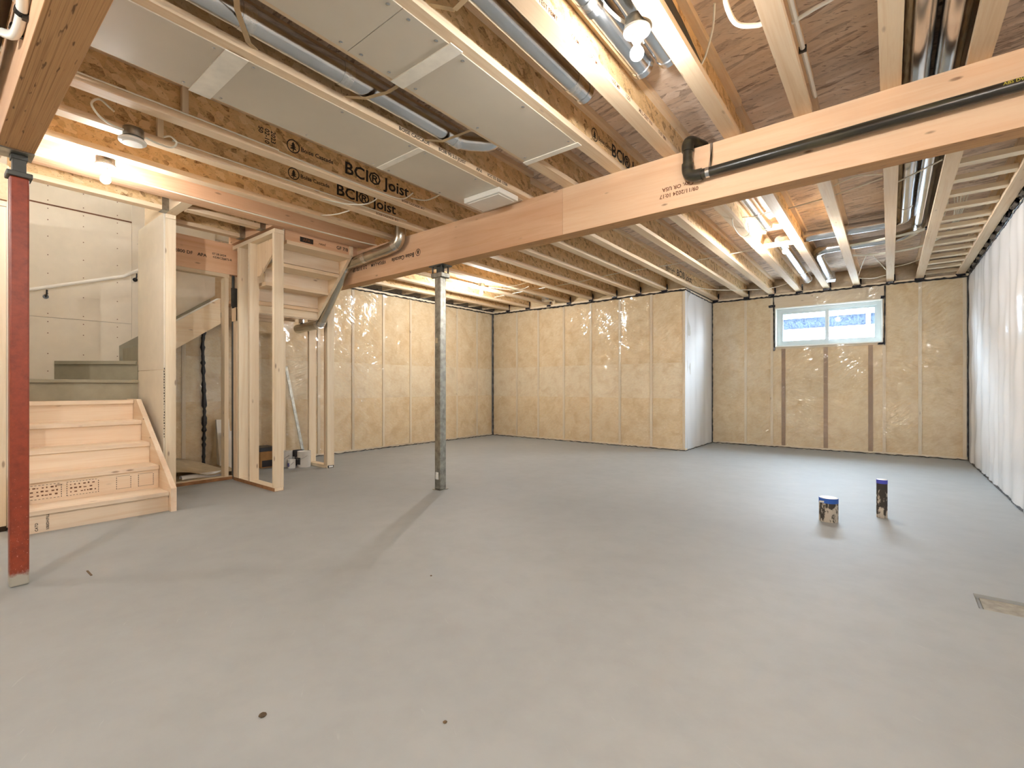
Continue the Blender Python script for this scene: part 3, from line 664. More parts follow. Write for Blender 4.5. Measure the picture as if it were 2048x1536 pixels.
# ladder blocking at the right wall and at the left wall
for k, y in enumerate((3.55, 3.88, 4.21, 4.55, 4.89, 5.24, 5.62, 6.0, 6.28, 6.59, 6.94, 7.27, 7.63, 7.98, 8.3, 8.66)):
    tag(BX(.379, .716, y - .04, y + .04, ZJ + .016, ZJ + .052).build('blocking', 'lumber_x'), '%s short wooden block from the window wall, between the two rightmost joists' % ORD[15 - k], 'block', 'ladder blocking at the right wall')
    tag(BX(.804, XR + .09, y - .04, y + .04, ZJ + .03, ZJ + .066).build('blocking', 'lumber_x'), '%s wooden block end from the window wall, above the right wall sheet' % ORD[15 - k], 'block', 'block ends over the right wall')
for k, y in enumerate((3.9, 4.3, 4.7, 5.1, 5.5, 5.9, 6.3, 6.7, 7.1)):
    tag(BX(-6.40, -6.045, y - .019, y + .019, ZJ + .012, ZJ + .13).build('blocking', 'lumber_x'), '%s short wooden block from the far left corner, above the left wall' % ORD[8 - k], 'block', 'ladder blocking at the left wall')

# ================================================================== STAIRS
st = thing('wooden_staircase', (-5.1, .84, 0), 'raw wood straight flight of five steps at the left', 'stairs')
Y0s, Y1s = .425, 1.268
nos = [(-4.525, .157), (-4.772, .343), (-5.02, .518), (-5.268, .696), (-5.515, .874)]; pz = 0
for k, (x, z) in enumerate(nos):
    BX(x - .275 if k < 4 else -5.764, x, Y0s, Y1s, z - .034, z).build('tread', 'stairwood_y', st, False, .004)
    r_ = BX(x - .041, x - .022, Y0s, Y1s, pz, z - .034).build('riser', 'stairwood_y', st); pz = z
    if k == 0:
        for s, y, sz in (('100/DH/FILLO', .575, .034), ('CATD', .52, .034)): text('handwriting', s, (x - .0212, y, .012), (0, 0, 1), (0, -1, 0), sz * .62, 'ink', r_)
    if k == 1:
        for y, w_ in ((.47, .20), (.70, .18), (.99, .09), (1.13, .10)):
            fr = MB(); xx = x - .0215; z0, z1 = .185, .285
            for q in range(10):
                a = y + w_ * q / 10; fr.box(xx, xx + .0006, a, a + w_ * .055, z0, z0 + .003).box(xx, xx + .0006, a, a + w_ * .055, z1, z1 + .003)
            for q in range(6):
                a = z0 + .1 * q / 6; fr.box(xx, xx + .0006, y, y + .004, a, a + .009).box(xx, xx + .0006, y + w_, y + w_ + .004, a, a + .009)
            fr.build('grade_stamp', 'ink', r_)
        for y, w_ in ((.47, .20), (.70, .18)):          # blurred rows of stamp lettering
            rw = MB()
            for row, zz in enumerate((.262, .235, .208)):
                a = y + .02
                while a < y + w_ - .02:
                    l_ = random.uniform(.006, .018); rw.box(x - .0215, x - .0209, a, min(a + l_, y + w_ - .012), zz, zz + random.uniform(.006, .012)); a += l_ + random.uniform(.004, .02)
            o = rw.build('stamp_lettering', 'ink_soft', r_); o['kind'] = 'stuff'
for ya, yb in ((1.270, 1.308), (.406, .424)):
    MB().prism([(-4.487, ya, 0), (-4.487, ya, .185), (-5.45, ya, .882), (-5.764, ya, .882), (-5.764, ya, .62), (-4.86, ya, 0)], (0, yb - ya, 0)).build('stringer', 'stairwood_x', st)
wd = thing('winder_steps', (-6.1, .9, .874), 'grey painted winder steps turning right at the top of the wooden stairs', 'stairs')
BX(-5.785, -5.767, .408, 1.357, .60, 1.032).build('riser', 'stair_grey', wd)
BX(-6.39, -5.742, .408, 1.357, 1.033, 1.064).build('tread', 'stair_grey', wd, False, .006)
A, B_ = Vector((-5.772, 1.356, 0)), Vector((-6.39, .845, 0)); dr = (B_ - A).normalized(); nn = Vector((dr.y, -dr.x, 0))
if nn.x < 0: nn = -nn
P = lambda q, z: (q.x, q.y, z)
MB().prism([P(A, 1.066), P(B_, 1.066), P(B_, 1.216), P(A, 1.216)], -nn * .018).build('riser', 'stair_grey', wd)
MB().prism([P(A, 1.217), (-6.39, 1.356, 1.217), P(B_, 1.217), P(B_ + nn * .026 - dr * .03, 1.217), P(A + nn * .026, 1.217)][::-1], (0, 0, .033)).build('tread', 'stair_grey', wd)
BX(-6.39, -5.775, 1.372, 1.39, 1.252, 1.40).build('riser', 'stair_grey', wd)
MB().prism([(-6.392, 1.345, 1.25), (-6.392, 1.345, 1.432), (-6.392, 2.2, 2.05), (-6.392, 2.2, 1.85)], (.02, 0, 0)).build('skirt_board', 'stair_grey', wd)
for k in range(3):
    y, z = 1.352 + k * .253, 1.435 + k * .184
    BX(-6.37, -5.69, y + (.105 if k == 0 else 0), y + .27, z - .033, z).build('tread', 'stair_grey', wd)
    if k: BX(-6.37, -5.69, y + .02, y + .036, z - .184, z - .034).build('riser', 'stair_grey', wd)
ss = thing('upper_stringer', (-5.61, 1.76, 1.3), 'sloping pale stair stringer with white edge inside the closet framing', 'stringer')
zt = lambda y: 1.636 + (y - 1.612) * .725
MB().prism([(-5.648, 1.50, zt(1.50) - .275), (-5.648, 2.05, zt(2.05) - .275), (-5.648, 2.05, zt(2.05)), (-5.648, 1.50, zt(1.50))], (-.036, 0, 0)).build('board', 'lumber_y', ss)
MB().tube([(-5.66, 1.50, zt(1.50) + .008), (-5.66, 2.02, zt(2.02) + .008), (-5.66, 2.05, zt(2.03) + .004)], .009, 8).build('white_edge', 'plastic_white', ss)
# upper flight seen from below
uf = thing('upper_flight', (-5.0, 2.6, 1.9), 'underside of the upper stair flight, raw boards stepping up to the main beam', 'stairs')
T = [(-4.84, 2.40), (-5.065, 2.225), (-5.285, 2.055), (-5.5, 1.88)]
for k, (x, z) in enumerate(T):
    BX(x, x + .25, 2.25, 2.948, z - .008, z + .028).build('tread', 'flange_y', uf)
    if k < 3: BX(x - .0, x + .02, 2.25, 2.948, z - .14, z - .009).build('riser', 'stairwood_y', uf)
    else: BX(x + .18, x + .2, 2.25, 2.948, z - .1, z - .009).build('riser', 'stairwood_y', uf)
MB().prism([(-4.60, 2.949, 2.53), (-4.60, 2.949, 2.43), (-5.33, 2.949, 1.79), (-5.50, 2.949, 1.79), (-5.50, 2.949, 1.92), (-4.83, 2.949, 2.53)], (0, .036, 0)).build('stringer', 'flange_x', uf)
BX(-5.32, -5.28, 2.24, 2.948, 1.79, 1.945).build('landing_beam', 'lumber_y', uf)
BX(-6.36, -5.33, 2.24, 2.985, 1.95, 1.98).build('landing', 'lvl_x', uf)
for k in range(3): BX(-5.6 - k * .3, -5.562 - k * .3, 2.25, 2.98, 1.82, 1.949).build('landing_joist', 'flange_y', uf)
hd = BX(-4.64, -4.625, 2.25, 3.055, 2.42, ZT - .003).build('top_header', 'lvl_y', uf)
BX(-4.6245, -4.624, 2.40, 2.54, 2.455, 2.505).build('stamp', 'ink', hd); text('print', 'APA', (-4.6235, 2.43, 2.466), (0, 1, 0), (0, 0, 1), .042, 'ink_red', hd)
text('print', 'GF 7/8', (-4.624, 2.80, 2.47), (0, 1, 0), (0, 0, 1), .05, 'ink', hd); text('print', 'rated', (-4.624, 2.60, 2.47), (0, 1, 0), (0, 0, 1), .035, 'ink_soft', hd)
# handrail
hr = thing('handrail', (-6.33, .9, 1.9), 'white wooden handrail on the drywall above the winder steps', 'handrail')
rl = [(-6.33, .42, 1.83), (-6.33, .67, 1.913), (-6.33, 1.37, 2.165), (-6.33, 1.60, 2.33), (-6.33, 2.1, 2.69)]
MB().tube(rl, .016, 10).build('rail', 'white_paint', hr, True)
for y, z in ((.785, 1.93), (1.48, 2.215)):
    MB().tube([(-6.33, y, z), (-6.335, y, z - .04), (-6.388, y, z - .06)], .007, 8).tube([(-6.394, y, z - .06), (-6.386, y, z - .06)], .022, 10).build('bracket', 'black_plastic', hr)

# ================================================================== LOOSE FRAMES
sf = thing('stud_frame', (-5.0, 2.165, 0), 'free standing pale stud frame with three uprights beside the stairs', 'stud wall')
for x in (-4.57, -5.10, -5.36): BX(x - .04, x, 2.12, 2.21, .037, 2.464).build('stud', 'lumber_z', sf)
pb_ = BX(-5.50, -4.57, 2.12, 2.21, 0, .0335).build('bottom_plate', 'plate_brown', sf); BX(-5.50, -4.57, 2.12, 2.21, .0336, .0365).build('plate_face', 'lumber_x', pb_); BX(-4.5698, -4.5692, 2.124, 2.206, .003, .033).build('plate_end', 'lumber_x', pb_); BX(-5.52, -4.565, 2.12, 2.21, 2.465, 2.503).build('top_plate', 'lumber_x', sf)
BX(-5.52, -5.45, 2.128, 2.205, .037, 1.84).build('stud', 'flange_z', sf); BX(-5.545, -5.45, 2.122, 2.205, 1.70, 1.84).build('block', 'flange_z', sf)
MB().prism([(-5.095, 2.19, 2.46), (-4.615, 2.19, 2.46), (-4.615, 2.19, 2.40), (-5.03, 2.19, 2.13), (-5.095, 2.19, 2.13)], (0, .018, 0)).build('gusset', 'flange_z', sf)
s2 = thing('stud_frame', (-5.9, 3.175, 0), 'low lit stud frame end under the left end of the main beam', 'stud wall')
for x, m_ in ((-5.37, 'lumber_z'), (-5.412, 'flange_z'), (-5.80, 'lumber_z')): BX(x - .038, x, 3.13, 3.22, .037, 2.135).build('stud', m_, s2)
BX(-6.05, -5.37, 3.13, 3.22, 0, .036).build('bottom_plate', 'lumber_x', s2); BX(-6.05, -5.37, 3.13, 3.22, 2.136, 2.173).build('top_plate', 'lumber_x', s2)
BX(-5.3695, -5.369, 3.135, 3.215, .002, .034).build('plate_end_tape', 'tape_black', s2); BX(-5.3688, -5.3684, 3.15, 3.205, .008, .028).build('plate_end_mark', 'can_label', s2)
t = thing('electrical_riser', (-5.535, 2.145, 0), 'dark conduit rising to a grey steel box between closet and stud frame', 'conduit')
MB().tube([(-5.575, 2.146, 0), (-5.575, 2.146, 2.2)], .014, 10).build('conduit', 'box_grey', t, True); MB().tube([(-5.60, 2.17, 2.06), (-5.60, 2.17, 2.2)], .010, 8).build('rod', 'galvanised', t)
BX(-5.548, -5.53, 2.115, 2.20, 1.86, 2.06).build('box', 'box_grey', t)

# ================================================================== CEILING SERVICES
def elbowpts(a, b, c, n=6, r_=.11):
    a, b, c = Vector(a), Vector(b), Vector(c); u = (a - b).normalized(); v = (c - b).normalized(); out = []
    for k in range(n + 1):
        t = k / n; out.append((b + u * r_) * (1 - t) ** 2 + b * 2 * t * (1 - t) + (b + v * r_) * t * t)
    return out
def duct(name, label, pts, r_, m='galvanised', rings=(), cap=None, group=None, bend=.11):
    P_ = [Vector(p) for p in pts]; t = thing(name, P_[0], label, 'duct', group); body = [P_[0]]
    for i in range(1, len(P_) - 1): body += elbowpts(P_[i - 1], P_[i], P_[i + 1], 5, bend)
    body.append(P_[-1]); o = MB().tube(body, r_, 24).build('pipe', m, t, True)
    for (i, f) in rings:
        a, b = P_[i], P_[i + 1]; c = a.lerp(b, f); d = (b - a).normalized()
        MB().tube([c - d * .028, c + d * .028], r_ + .003, 24).build('collar', 'foil_tape', t, True)
    if cap:
        d = (P_[-1] - P_[-2]).normalized(); MB().tube([P_[-1] - d * .03, P_[-1] + d * .006], r_ + .004, 24).build('end_cap', 'galvanised', t, True)
    return t
duct('round_duct', 'long bright round duct between the two grey ceiling panels', [(-2.195, -.6, 2.605), (-2.195, 2.22, 2.605), (-2.06, 2.40, 2.62), (-2.02, 2.43, 2.70)], .056, rings=((0, .53), (0, .70), (0, .985)), bend=.08)
duct('round_duct', 'capped round duct in the joist bay right of the grey panels', [(-1.302, -.6, 2.60), (-1.302, 2.27, 2.60)], .052, rings=((0, .96),), cap=True)
duct('round_duct', 'capped round duct behind the near bulb, on its left', [(-1.00, -.6, 2.655), (-1.00, 2.34, 2.655)], .056, cap=True)
duct('round_duct', 'capped round duct behind the near bulb, on its right', [(-.875, -.6, 2.665), (-.875, 2.36, 2.665)], .052, cap=True)
duct('round_duct', 'short foil taped duct end above the near bulb', [(-.955, -.6, 2.564), (-.955, 1.74, 2.564)], .040, rings=((0, .98),), cap=True)
duct('round_duct', 'left one of the paired mirror bright ducts crossing the main beam at right', [(.11, -.6, 2.655), (.11, 6.05, 2.655), (.0, 6.12, 2.655), (-.74, 6.12, 2.655)], .057, rings=((0, .93), (2, .5)), bend=.07)
dk = duct('round_duct', 'right one of the paired mirror bright ducts crossing the main beam at right', [(.232, -.6, 2.655), (.232, 6.55, 2.655), (.10, 6.72, 2.64), (-.62, 6.72, 2.635), (-.69, 6.85, 2.63), (-.69, 8.22, 2.60)], .053, rings=((0, .97), (2, .9), (4, .1)), bend=.09)
MB().hexa([(-.78, 8.2, 2.54), (-.60, 8.2, 2.54), (-.62, 8.36, 2.53), (-.76, 8.36, 2.53), (-.76, 8.22, 2.66), (-.62, 8.22, 2.66), (-.64, 8.34, 2.64), (-.74, 8.34, 2.64)]).build('boot', 'foil_tape', dk)
duct('round_duct', 'round duct running to the window wall below the far right bulb', [(-.955, 6.0, 2.63), (-.955, 8.3, 2.60)], .055, cap=True)
duct('round_duct', 'short round duct just beyond the main beam, above the far right bulb', [(-.985, 3.6, 2.65), (-.985, 5.45, 2.65)], .048, rings=((0, .97),), cap=True)
dk = duct('round_duct', 'round duct along the joists in the far left ceiling', [(-4.80, 3.4, 2.66), (-4.80, 7.0, 2.64)], .06, 'galv_dull', rings=((0, .9),))
MB().hexa([(-4.88, 6.98, 2.53), (-4.72, 6.98, 2.53), (-4.72, 7.14, 2.53), (-4.88, 7.14, 2.53), (-4.86, 7.0, 2.70), (-4.74, 7.0, 2.70), (-4.74, 7.12, 2.68), (-4.86, 7.12, 2.68)]).build('boot', 'foil_tape', dk)
dk = duct('exhaust_duct', 'bent metal duct dropping past the left end of the main beam', [(-3.865, 3.045, 2.68), (-3.865, 3.045, 2.46), (-4.0, 3.045, 2.425), (-4.82, 3.045, 2.38), (-5.39, 3.045, 1.755), (-5.92, 3.045, 1.735)], .057, 'galv_warm', rings=((1, .5), (2, .55), (3, .05), (3, .97), (4, .03)), bend=.07)
MB().lathe((-5.80, 3.03, 1.796), [(.035, 0), (.035, .06), (.022, .065), (.022, .09)], 12).build('damper_stub', 'foil_tape', dk)
duct('dark_duct', 'dark round duct in the top left corner behind the near beam', [(-2.88, .135, 2.41), (.6, .135, 2.41)], .085, 'dark_duct', rings=())
duct('black_flex', 'black flexible duct at the left edge behind the near beam', [(-2.9, .12, 2.41), (-3.5, .10, 2.38), (-4.4, .0, 2.36)], .075, 'black_plastic')
# black waste pipe on the beam face
ap = thing('abs_waste_pipe', (-.3, 3.066, 2.34), 'black plastic drain pipe clipped along the face of the main beam', 'pipe')
MB().tube([(-.96, 3.07, 2.332), (.82, 3.07, 2.352)], .030, 20).build('run', 'abs_pipe', ap, True)
MB().tube([(-.92, 3.07, 2.332)] + elbowpts((-.9, 3.07, 2.332), (-1.008, 3.07, 2.332), (-1.008, 3.07, 2.46), 6, .06) + [(-1.008, 3.07, 2.42)], .037, 20).build('lower_elbow', 'abs_pipe', ap, True)
MB().tube([(-1.008, 3.07, 2.38), (-1.008, 3.07, 2.53)], .030, 20).build('riser', 'abs_pipe', ap, True)
MB().tube([(-1.008, 3.07, 2.50)] + elbowpts((-1.008, 3.07, 2.46), (-1.008, 3.07, 2.572), (-.96, 3.2, 2.572), 6, .05) + [(-.955, 3.22, 2.572)], .037, 20).build('upper_elbow', 'abs_pipe', ap, True)
MB().tube([(-.955, 3.2, 2.572), (-.945, 3.5, 2.575)], .030, 20).build('far_run', 'abs_pipe', ap, True)
MB().tube([(-.895, 3.07, 2.333), (-.872, 3.07, 2.333)], .0325, 20).build('strap_band', 'galvanised', ap, True)
MB().prism([(-.893, 3.1, 2.36), (-.876, 3.1, 2.36), (-.866, 3.112, 2.44), (-.866, 3.112, 2.53), (-.883, 3.112, 2.53), (-.883, 3.112, 2.44)], (0, .002, 0)).build('strap', 'galvanised', ap)
text('print', 'ABS DWV', (.40, 3.0405, 2.352), (1, 0, 0), (0, 0, 1), .02, 'ink_yellow', ap)
# grey return air panels
def panel(x0, x1, y0, y1, label, screws=True):
    t = thing('ceiling_panel', ((x0 + x1) / 2, (y0 + y1) / 2, ZJ - .006), label, 'panel', 'grey return air panels')
    BX(x0, x1, y0, y1, ZJ - .0055, ZJ - .0005).build('sheet', 'panel_grey', t)
    n = max(2, int((y1 - y0) / .28))
    for k in range(n):
        y = y0 + .05 + (y1 - y0 - .1) * k / (n - 1)
        for x in (x0 + .03, x1 - .03): MB().lathe((x, y, ZJ - .0085), [(.003, 0), (.009, .0015), (.009, .003)], 8).build('screw', 'galvanised', t)
    return t
def strip(x0, x1, y0, y1, label): return tag(BX(x0, x1, y0, y1, ZJ - .011, ZJ - .006).build('joint_strip', 'batten_pale'), label, 'strip', 'pale strips over panel joints')
panel(-2.797, -2.352, .376, .885, 'grey sheet panel closest to the near beam')
panel(-2.797, -2.352, .955, 2.0, 'long grey sheet panel in the lower row between two pale strips')
panel(-2.797, -2.352, 2.03, 3.10, 'grey sheet panel in the lower row carrying the white square cover')
strip(-2.812, -2.345, .87, .97, 'wide pale strip across the lower panel row near the top left')
strip(-2.79, -2.345, 1.995, 2.04, 'narrow pale strip across the lower panel row next to the white cover')
panel(-1.93, -1.535, .376, 1.222, 'grey sheet panel at the top edge in the upper row')
panel(-1.93, -1.535, 1.225, 1.48, 'narrow grey sheet panel in the upper row before the pale strip')
panel(-1.93, -1.535, 1.545, 2.58, 'grey sheet panel in the upper row reaching towards the main beam')
strip(-1.945, -1.52, 1.475, 1.55, 'pale strip across the upper panel row')
strip(-1.95, -1.52, 2.57, 2.615, 'pale end strip closing the upper panel row near the main beam')
cv = thing('white_vent_cover', (-2.51, 2.885, 2.478), 'white square vent cover under the lower panel row beside the main beam', 'vent')
BX(-2.70, -2.325, 2.765, 3.005, 2.483, ZJ - .006).build('housing', 'plastic_white', cv, False, .006); BX(-2.675, -2.35, 2.79, 2.98, 2.478, 2.484).build('face_plate', 'white_paint', cv, False, .003)

# lamp holders with bare bulbs
def lamp(x, y, z, label, watt=1.0, box=True):
    t = thing('bare_bulb_lamp', (x, y, z), label, 'lamp', 'bare bulb lamps on the joists')
    if box: MB().lathe((x, y, z + .001), [(.052, 0), (.052, .042), (.05, .045)], 16).build('junction_box', 'galv_dull', t, True)
    MB().lathe((x, y, z - .022), [(.030, 0), (.036, .004), (.056, .012), (.057, .022)], 24).build('base_plate', 'porcelain', t, True)
    MB().lathe((x, y, z - .050), [(.019, 0), (.021, .004), (.021, .028)], 16).build('socket', 'porcelain', t, True)
    prof = [(.001, -.088)] + [(.029 * math.cos(a), -.060 + .029 * math.sin(a)) for a in [R(q) for q in (-75, -60, -45, -30, -15, 0, 15, 30, 45)]] + [(.014, -.028), (.013, -.012)]
    MB().lathe((x, y, z - .040), prof, 20).build('bulb', 'bulb_glow', t, True)
    ld = bpy.data.lights.new('filament', 'POINT'); ld.energy = BULB_W * watt; ld.color = BULB_COL; ld.shadow_soft_size = .024
    lo = bpy.data.objects.new('filament', ld); COL.objects.link(lo); lo.parent = t; lo.location = (0, 0, -.100)
    MB().tube([(x + .02, y + .005, z - .02), (x + .028, y + .005, z - .065)], .0025, 6).build('pull_chain', 'cable_white', t)
    return t
lamp(-.843, 1.915, 2.52, 'lit bare bulb nearest the camera at the top of the picture', .36)
lamp(-4.15, .80, 2.50, 'lit bare bulb beside the stairs at the left', .31)
lamp(-4.86, 5.36, 2.52, 'lit bare bulb in the far left ceiling beyond the grey post', 1.05)
lamp(-.86, 5.72, 2.53, 'lit bare bulb in the far right ceiling towards the window', 1.0)
lamp(-1.33, -1.3, 2.52, 'added unseen fill bulb behind the camera in the middle of the room', 1.5)  # added out of view as fill light for the room
lamp(.56, .75, 2.52, 'added unseen bulb overhead at the right wall, above the camera', .6)  # added out of view to light the right end of the main beam
lamp(-5.85, .95, 3.69, 'added unseen bulb high in the stairwell', .22, False)  # added out of view, stands in for daylight from upstairs
lamp(-4.9, -1.2, 2.52, 'added unseen fill bulb behind the camera near the left wall', .6)  # second fill lamp, added out of view at the left
tag(BX(-1.095, -.812, 5.86, 5.90, ZJ + .006, ZJ + .05).build('lamp_batten', 'lumber_x'), 'short wooden cross piece holding the far right bulb', 'batten')
# round ceiling box with loose cable tails
rb = thing('round_ceiling_box', (-3.605, .822, 2.478), 'round white ceiling box with two curled cable tails', 'ceiling box')
MB().lathe((-3.585, .822, 2.53), [(.052, -.022), (.052, .03)], 20).build('box', 'galv_dull', rb, True)
MB().lathe((-3.605, .822, 2.480), [(.062, 0), (.070, .006), (.070, .016), (.060, .026)], 24).build('cover_ring', 'plastic_white', rb, True)
MB().lathe((-3.605, .822, 2.476), [(.048, 0), (.052, .004)], 20).build('cover_plate', 'batten_pale', rb, True)
MB().tube(smoothpath([(-3.57, .77, 2.53), (-3.52, .70, 2.515), (-3.47, .64, 2.52), (-3.42, .60, 2.55), (-3.41, .63, 2.585), (-3.45, .68, 2.58), (-3.44, .70, 2.56)]), .006, 8).build('cable_tail', 'cable_white', rb, True)
MB().tube(smoothpath([(-3.58, .88, 2.53), (-3.56, .94, 2.51), (-3.53, 1.0, 2.50), (-3.50, 1.02, 2.53), (-3.51, .99, 2.56), (-3.53, .96, 2.55)]), .006, 8).build('cable_tail', 'cable_white', rb, True)

# cables and small pipes
def cable(label, pts, r_=.0055, m='cable_white', name='white_cable', k=6, group='white cables on the joists', cat='cable'):
    return tag(MB().tube(smoothpath(pts, k), r_, 8).build(name, m, None, True), label, cat, group)
cable('white cable stapled along the underside of the reddish trimmer', [(-4.385, -.5, 2.524), (-4.383, .9, 2.523), (-4.387, 2.0, 2.522), (-4.36, 2.9, 2.523), (-4.33, 3.1, 2.524)], .006)
cable('white cable sagging from the joist below the first joist print', [(-3.63, 2.05, 2.535), (-3.55, 2.22, 2.522), (-3.46, 2.34, 2.53), (-3.40, 2.40, 2.56), (-3.34, 2.42, 2.60)])
cable('white cable piece between two printed joists near the main beam', [(-3.18, 2.62, 2.60), (-3.08, 2.68, 2.575), (-2.98, 2.70, 2.58), (-2.85, 2.72, 2.61)])
cable('white cable bridging two joists next to the bent duct', [(-4.09, 2.20, 2.55), (-3.98, 2.30, 2.545), (-3.86, 2.36, 2.548), (-3.68, 2.40, 2.56)])
cable('white cable looping along the joist under the lower panel row', [(-3.18, 1.5, 2.565), (-3.175, 1.9, 2.55), (-3.17, 2.3, 2.545), (-3.15, 2.5, 2.55), (-3.08, 2.56, 2.60)], .005)
cable('white cable lying on the flange of the joist below the lower panel row', [(-3.172, .4, 2.57), (-3.172, 1.0, 2.571), (-3.172, 1.5, 2.569)], .005)
cable('white cable lying along the joist with the round ceiling box', [(-3.582, 1.02, 2.57), (-3.583, 1.6, 2.571), (-3.582, 2.3, 2.569), (-3.583, 2.9, 2.57)], .005)
cable('thin white cable hanging at the joist left of the dark patch, near the top', [(-.735, 2.40, 2.56), (-.69, 2.36, 2.59), (-.63, 2.26, 2.63), (-.60, 2.18, 2.68)], .005)
cable('white water pipe stub curving out of the subfloor at the top right', [(-.56, 2.17, 2.74), (-.555, 2.20, 2.66), (-.53, 2.27, 2.61), (-.46, 2.32, 2.60), (-.425, 2.33, 2.605)], .011, 'plastic_white', 'water_pipe', 6, None, 'pipe')
cable('white water pipe crossing from a joist to the top edge at right', [(-.335, 2.40, 2.60), (-.25, 2.37, 2.60), (-.16, 2.36, 2.61), (-.05, 2.3, 2.62)], .009, 'plastic_white', 'water_pipe', 6, None, 'pipe')
cable('white water pipe clipped along the third joist at the top right', [(-.322, -.5, 2.60), (-.322, 1.5, 2.60), (-.322, 3.1, 2.605)], .011, 'plastic_white', 'water_pipe', 6, None, 'pipe')
for k, y in enumerate((2.2, 2.62)): tag(BX(-.338, -.306, y - .006, y + .006, 2.585, 2.615).build('pipe_clip', 'black_plastic'), ('black pipe clip nearer the camera' if k == 0 else 'black pipe clip nearer the main beam') + ' on the white water pipe', 'clip')
cable('long thin cable threaded through the far joists', [(-5.4, 6.3, 2.56), (-4.6, 6.25, 2.575), (-3.7, 6.2, 2.57), (-3.0, 6.1, 2.58), (-2.2, 6.12, 2.585), (-1.5, 6.13, 2.60), (-1.1, 6.1, 2.61)], .005)
cable('white cable draped near the window wall across the rim pockets', [(-2.40, 7.35, 2.545), (-2.2, 7.75, 2.52), (-1.9, 8.1, 2.53), (-1.5, 8.4, 2.55), (-1.1, 8.2, 2.58)], .005)
cable('white cable looping at the far left bulb', [(-4.79, 5.46, 2.525), (-4.72, 5.55, 2.51), (-4.58, 5.75, 2.50), (-4.50, 5.9, 2.52), (-4.40, 5.95, 2.56)], .006)
cable('second white cable looping at the far left bulb', [(-4.70, 5.3, 2.53), (-4.55, 5.5, 2.515), (-4.4, 5.62, 2.52), (-4.25, 5.7, 2.56)], .006)
cable('looped thin cable hanging below the joist beside the short duct', [(-1.10, 4.55, 2.56), (-1.14, 4.75, 2.50), (-1.13, 5.0, 2.46), (-1.08, 5.1, 2.50), (-1.06, 4.95, 2.56)], .004, 'cable_white')
cable('white cable between joists ahead of the paired ducts', [(-.345, 4.5, 2.58), (-.2, 4.35, 2.56), (-.04, 4.45, 2.57)], .005)
cable('white cable crossing below the paired bright ducts', [(-.04, 4.75, 2.56), (.12, 4.60, 2.565), (.29, 4.42, 2.57)], .006)
cable('white cable crossing two bays left of the paired ducts', [(-.72, 4.95, 2.62), (-.4, 4.8, 2.60), (-.04, 4.62, 2.60)], .006)
cable('arched grey cable under the subfloor near the window wall', [(-.345, 8.3, 2.56), (-.28, 7.8, 2.62), (-.2, 7.4, 2.66), (-.12, 7.7, 2.62), (-.04, 8.1, 2.57)], .005)
cable('white cable hanging between two joists at the rim pocket', [(-.345, 8.45, 2.56), (-.19, 8.45, 2.535), (-.035, 8.45, 2.56)], .005)
cable('white cable running right across the last bay to the blocking', [(.05, 8.0, 2.57), (.2, 7.9, 2.575), (.4, 7.7, 2.60), (.5, 7.6, 2.62)], .005)
for nm, lab, mk in (('front', 'tied bundle of white cables under the cross ducts at the right', lambda d: [(-.345, 6.45 + d, 2.57), (-.04, 6.40 + d, 2.575), (.29, 6.25 + d * 1.3, 2.58), (.40, 6.05 + d, 2.62), (.42, 5.86 + d, 2.70)]),
                    ('rear', 'fan of white cables hanging at the blocking near the right wall', lambda d: [(.46 + d * 1.6, 5.9, 2.74), (.48 + d, 6.1, 2.66), (.47 + d * .6, 6.5, 2.60), (.30, 6.95 + d, 2.57), (-.1, 7.1 + d, 2.575), (-.345, 7.0 + d, 2.58)])):
    P0 = mk(0); t = thing('cable_bundle', P0[2], lab, 'cables')
    for k in range(5): MB().tube(smoothpath(mk(k * .015), 6), .0055, 8).build('cable', 'cable_white', t, True)
    BX(P0[2][0] - .012, P0[2][0] + .012, P0[2][1] - .01, P0[2][1] + .075, P0[2][2] - .008, P0[2][2] + .008).build('tie', 'black_plastic', t)
cable('white cable feeding the near bulb', [(-.94, 1.72, 2.62), (-.925, 1.80, 2.585), (-.89, 1.87, 2.555), (-.86, 1.90, 2.55)], .007)
# tan hanging straps
def hstrap(label, pts):
    P_ = [Vector(p) for p in pts]; b = MB()
    for a, c in zip(P_[:-1], P_[1:]):
        s = (c - a).cross(Vector((0, 0, 1))); s = s.normalized() * .011 if s.length > 1e-4 else Vector((0, .011, 0))
        b.prism([a - s, a + s, c + s, c - s], (0, 0, .002))
    return tag(b.build('duct_strap', 'strap_tan'), label, 'strap', 'tan duct straps')
hstrap('tan strap holding the long duct at the top edge', [(-1.96, .76, 2.575), (-2.09, .82, 2.541), (-2.25, .93, 2.541), (-2.296, .98, 2.56)])
hstrap('tan forked strap holding the long duct in its middle', [(-1.96, 1.60, 2.60), (-2.08, 1.56, 2.56), (-2.19, 1.50, 2.54), (-2.296, 1.44, 2.56)])
hstrap('tan strap holding the long duct near its elbow', [(-1.96, 2.16, 2.60), (-2.09, 2.10, 2.56), (-2.20, 2.06, 2.54), (-2.296, 2.0, 2.555)])
hstrap('pale strap under the duct below the far right bulb', [(-1.098, 7.6, 2.585), (-.955, 7.62, 2.545), (-.81, 7.6, 2.585)])
hstrap('pale strap under the short duct just beyond the main beam', [(-1.098, 4.9, 2.61), (-.985, 4.92, 2.600), (-.81, 4.9, 2.61)])
hstrap('tan strap across the joist bay above the near bulb', [(-1.095, 1.50, 2.58), (-1.0, 1.42, 2.565), (-.95, 1.35, 2.575)])
hstrap('tan strap left of the second duct at the top edge', [(-1.48, 1.32, 2.57), (-1.40, 1.38, 2.548), (-1.30, 1.36, 2.54)])
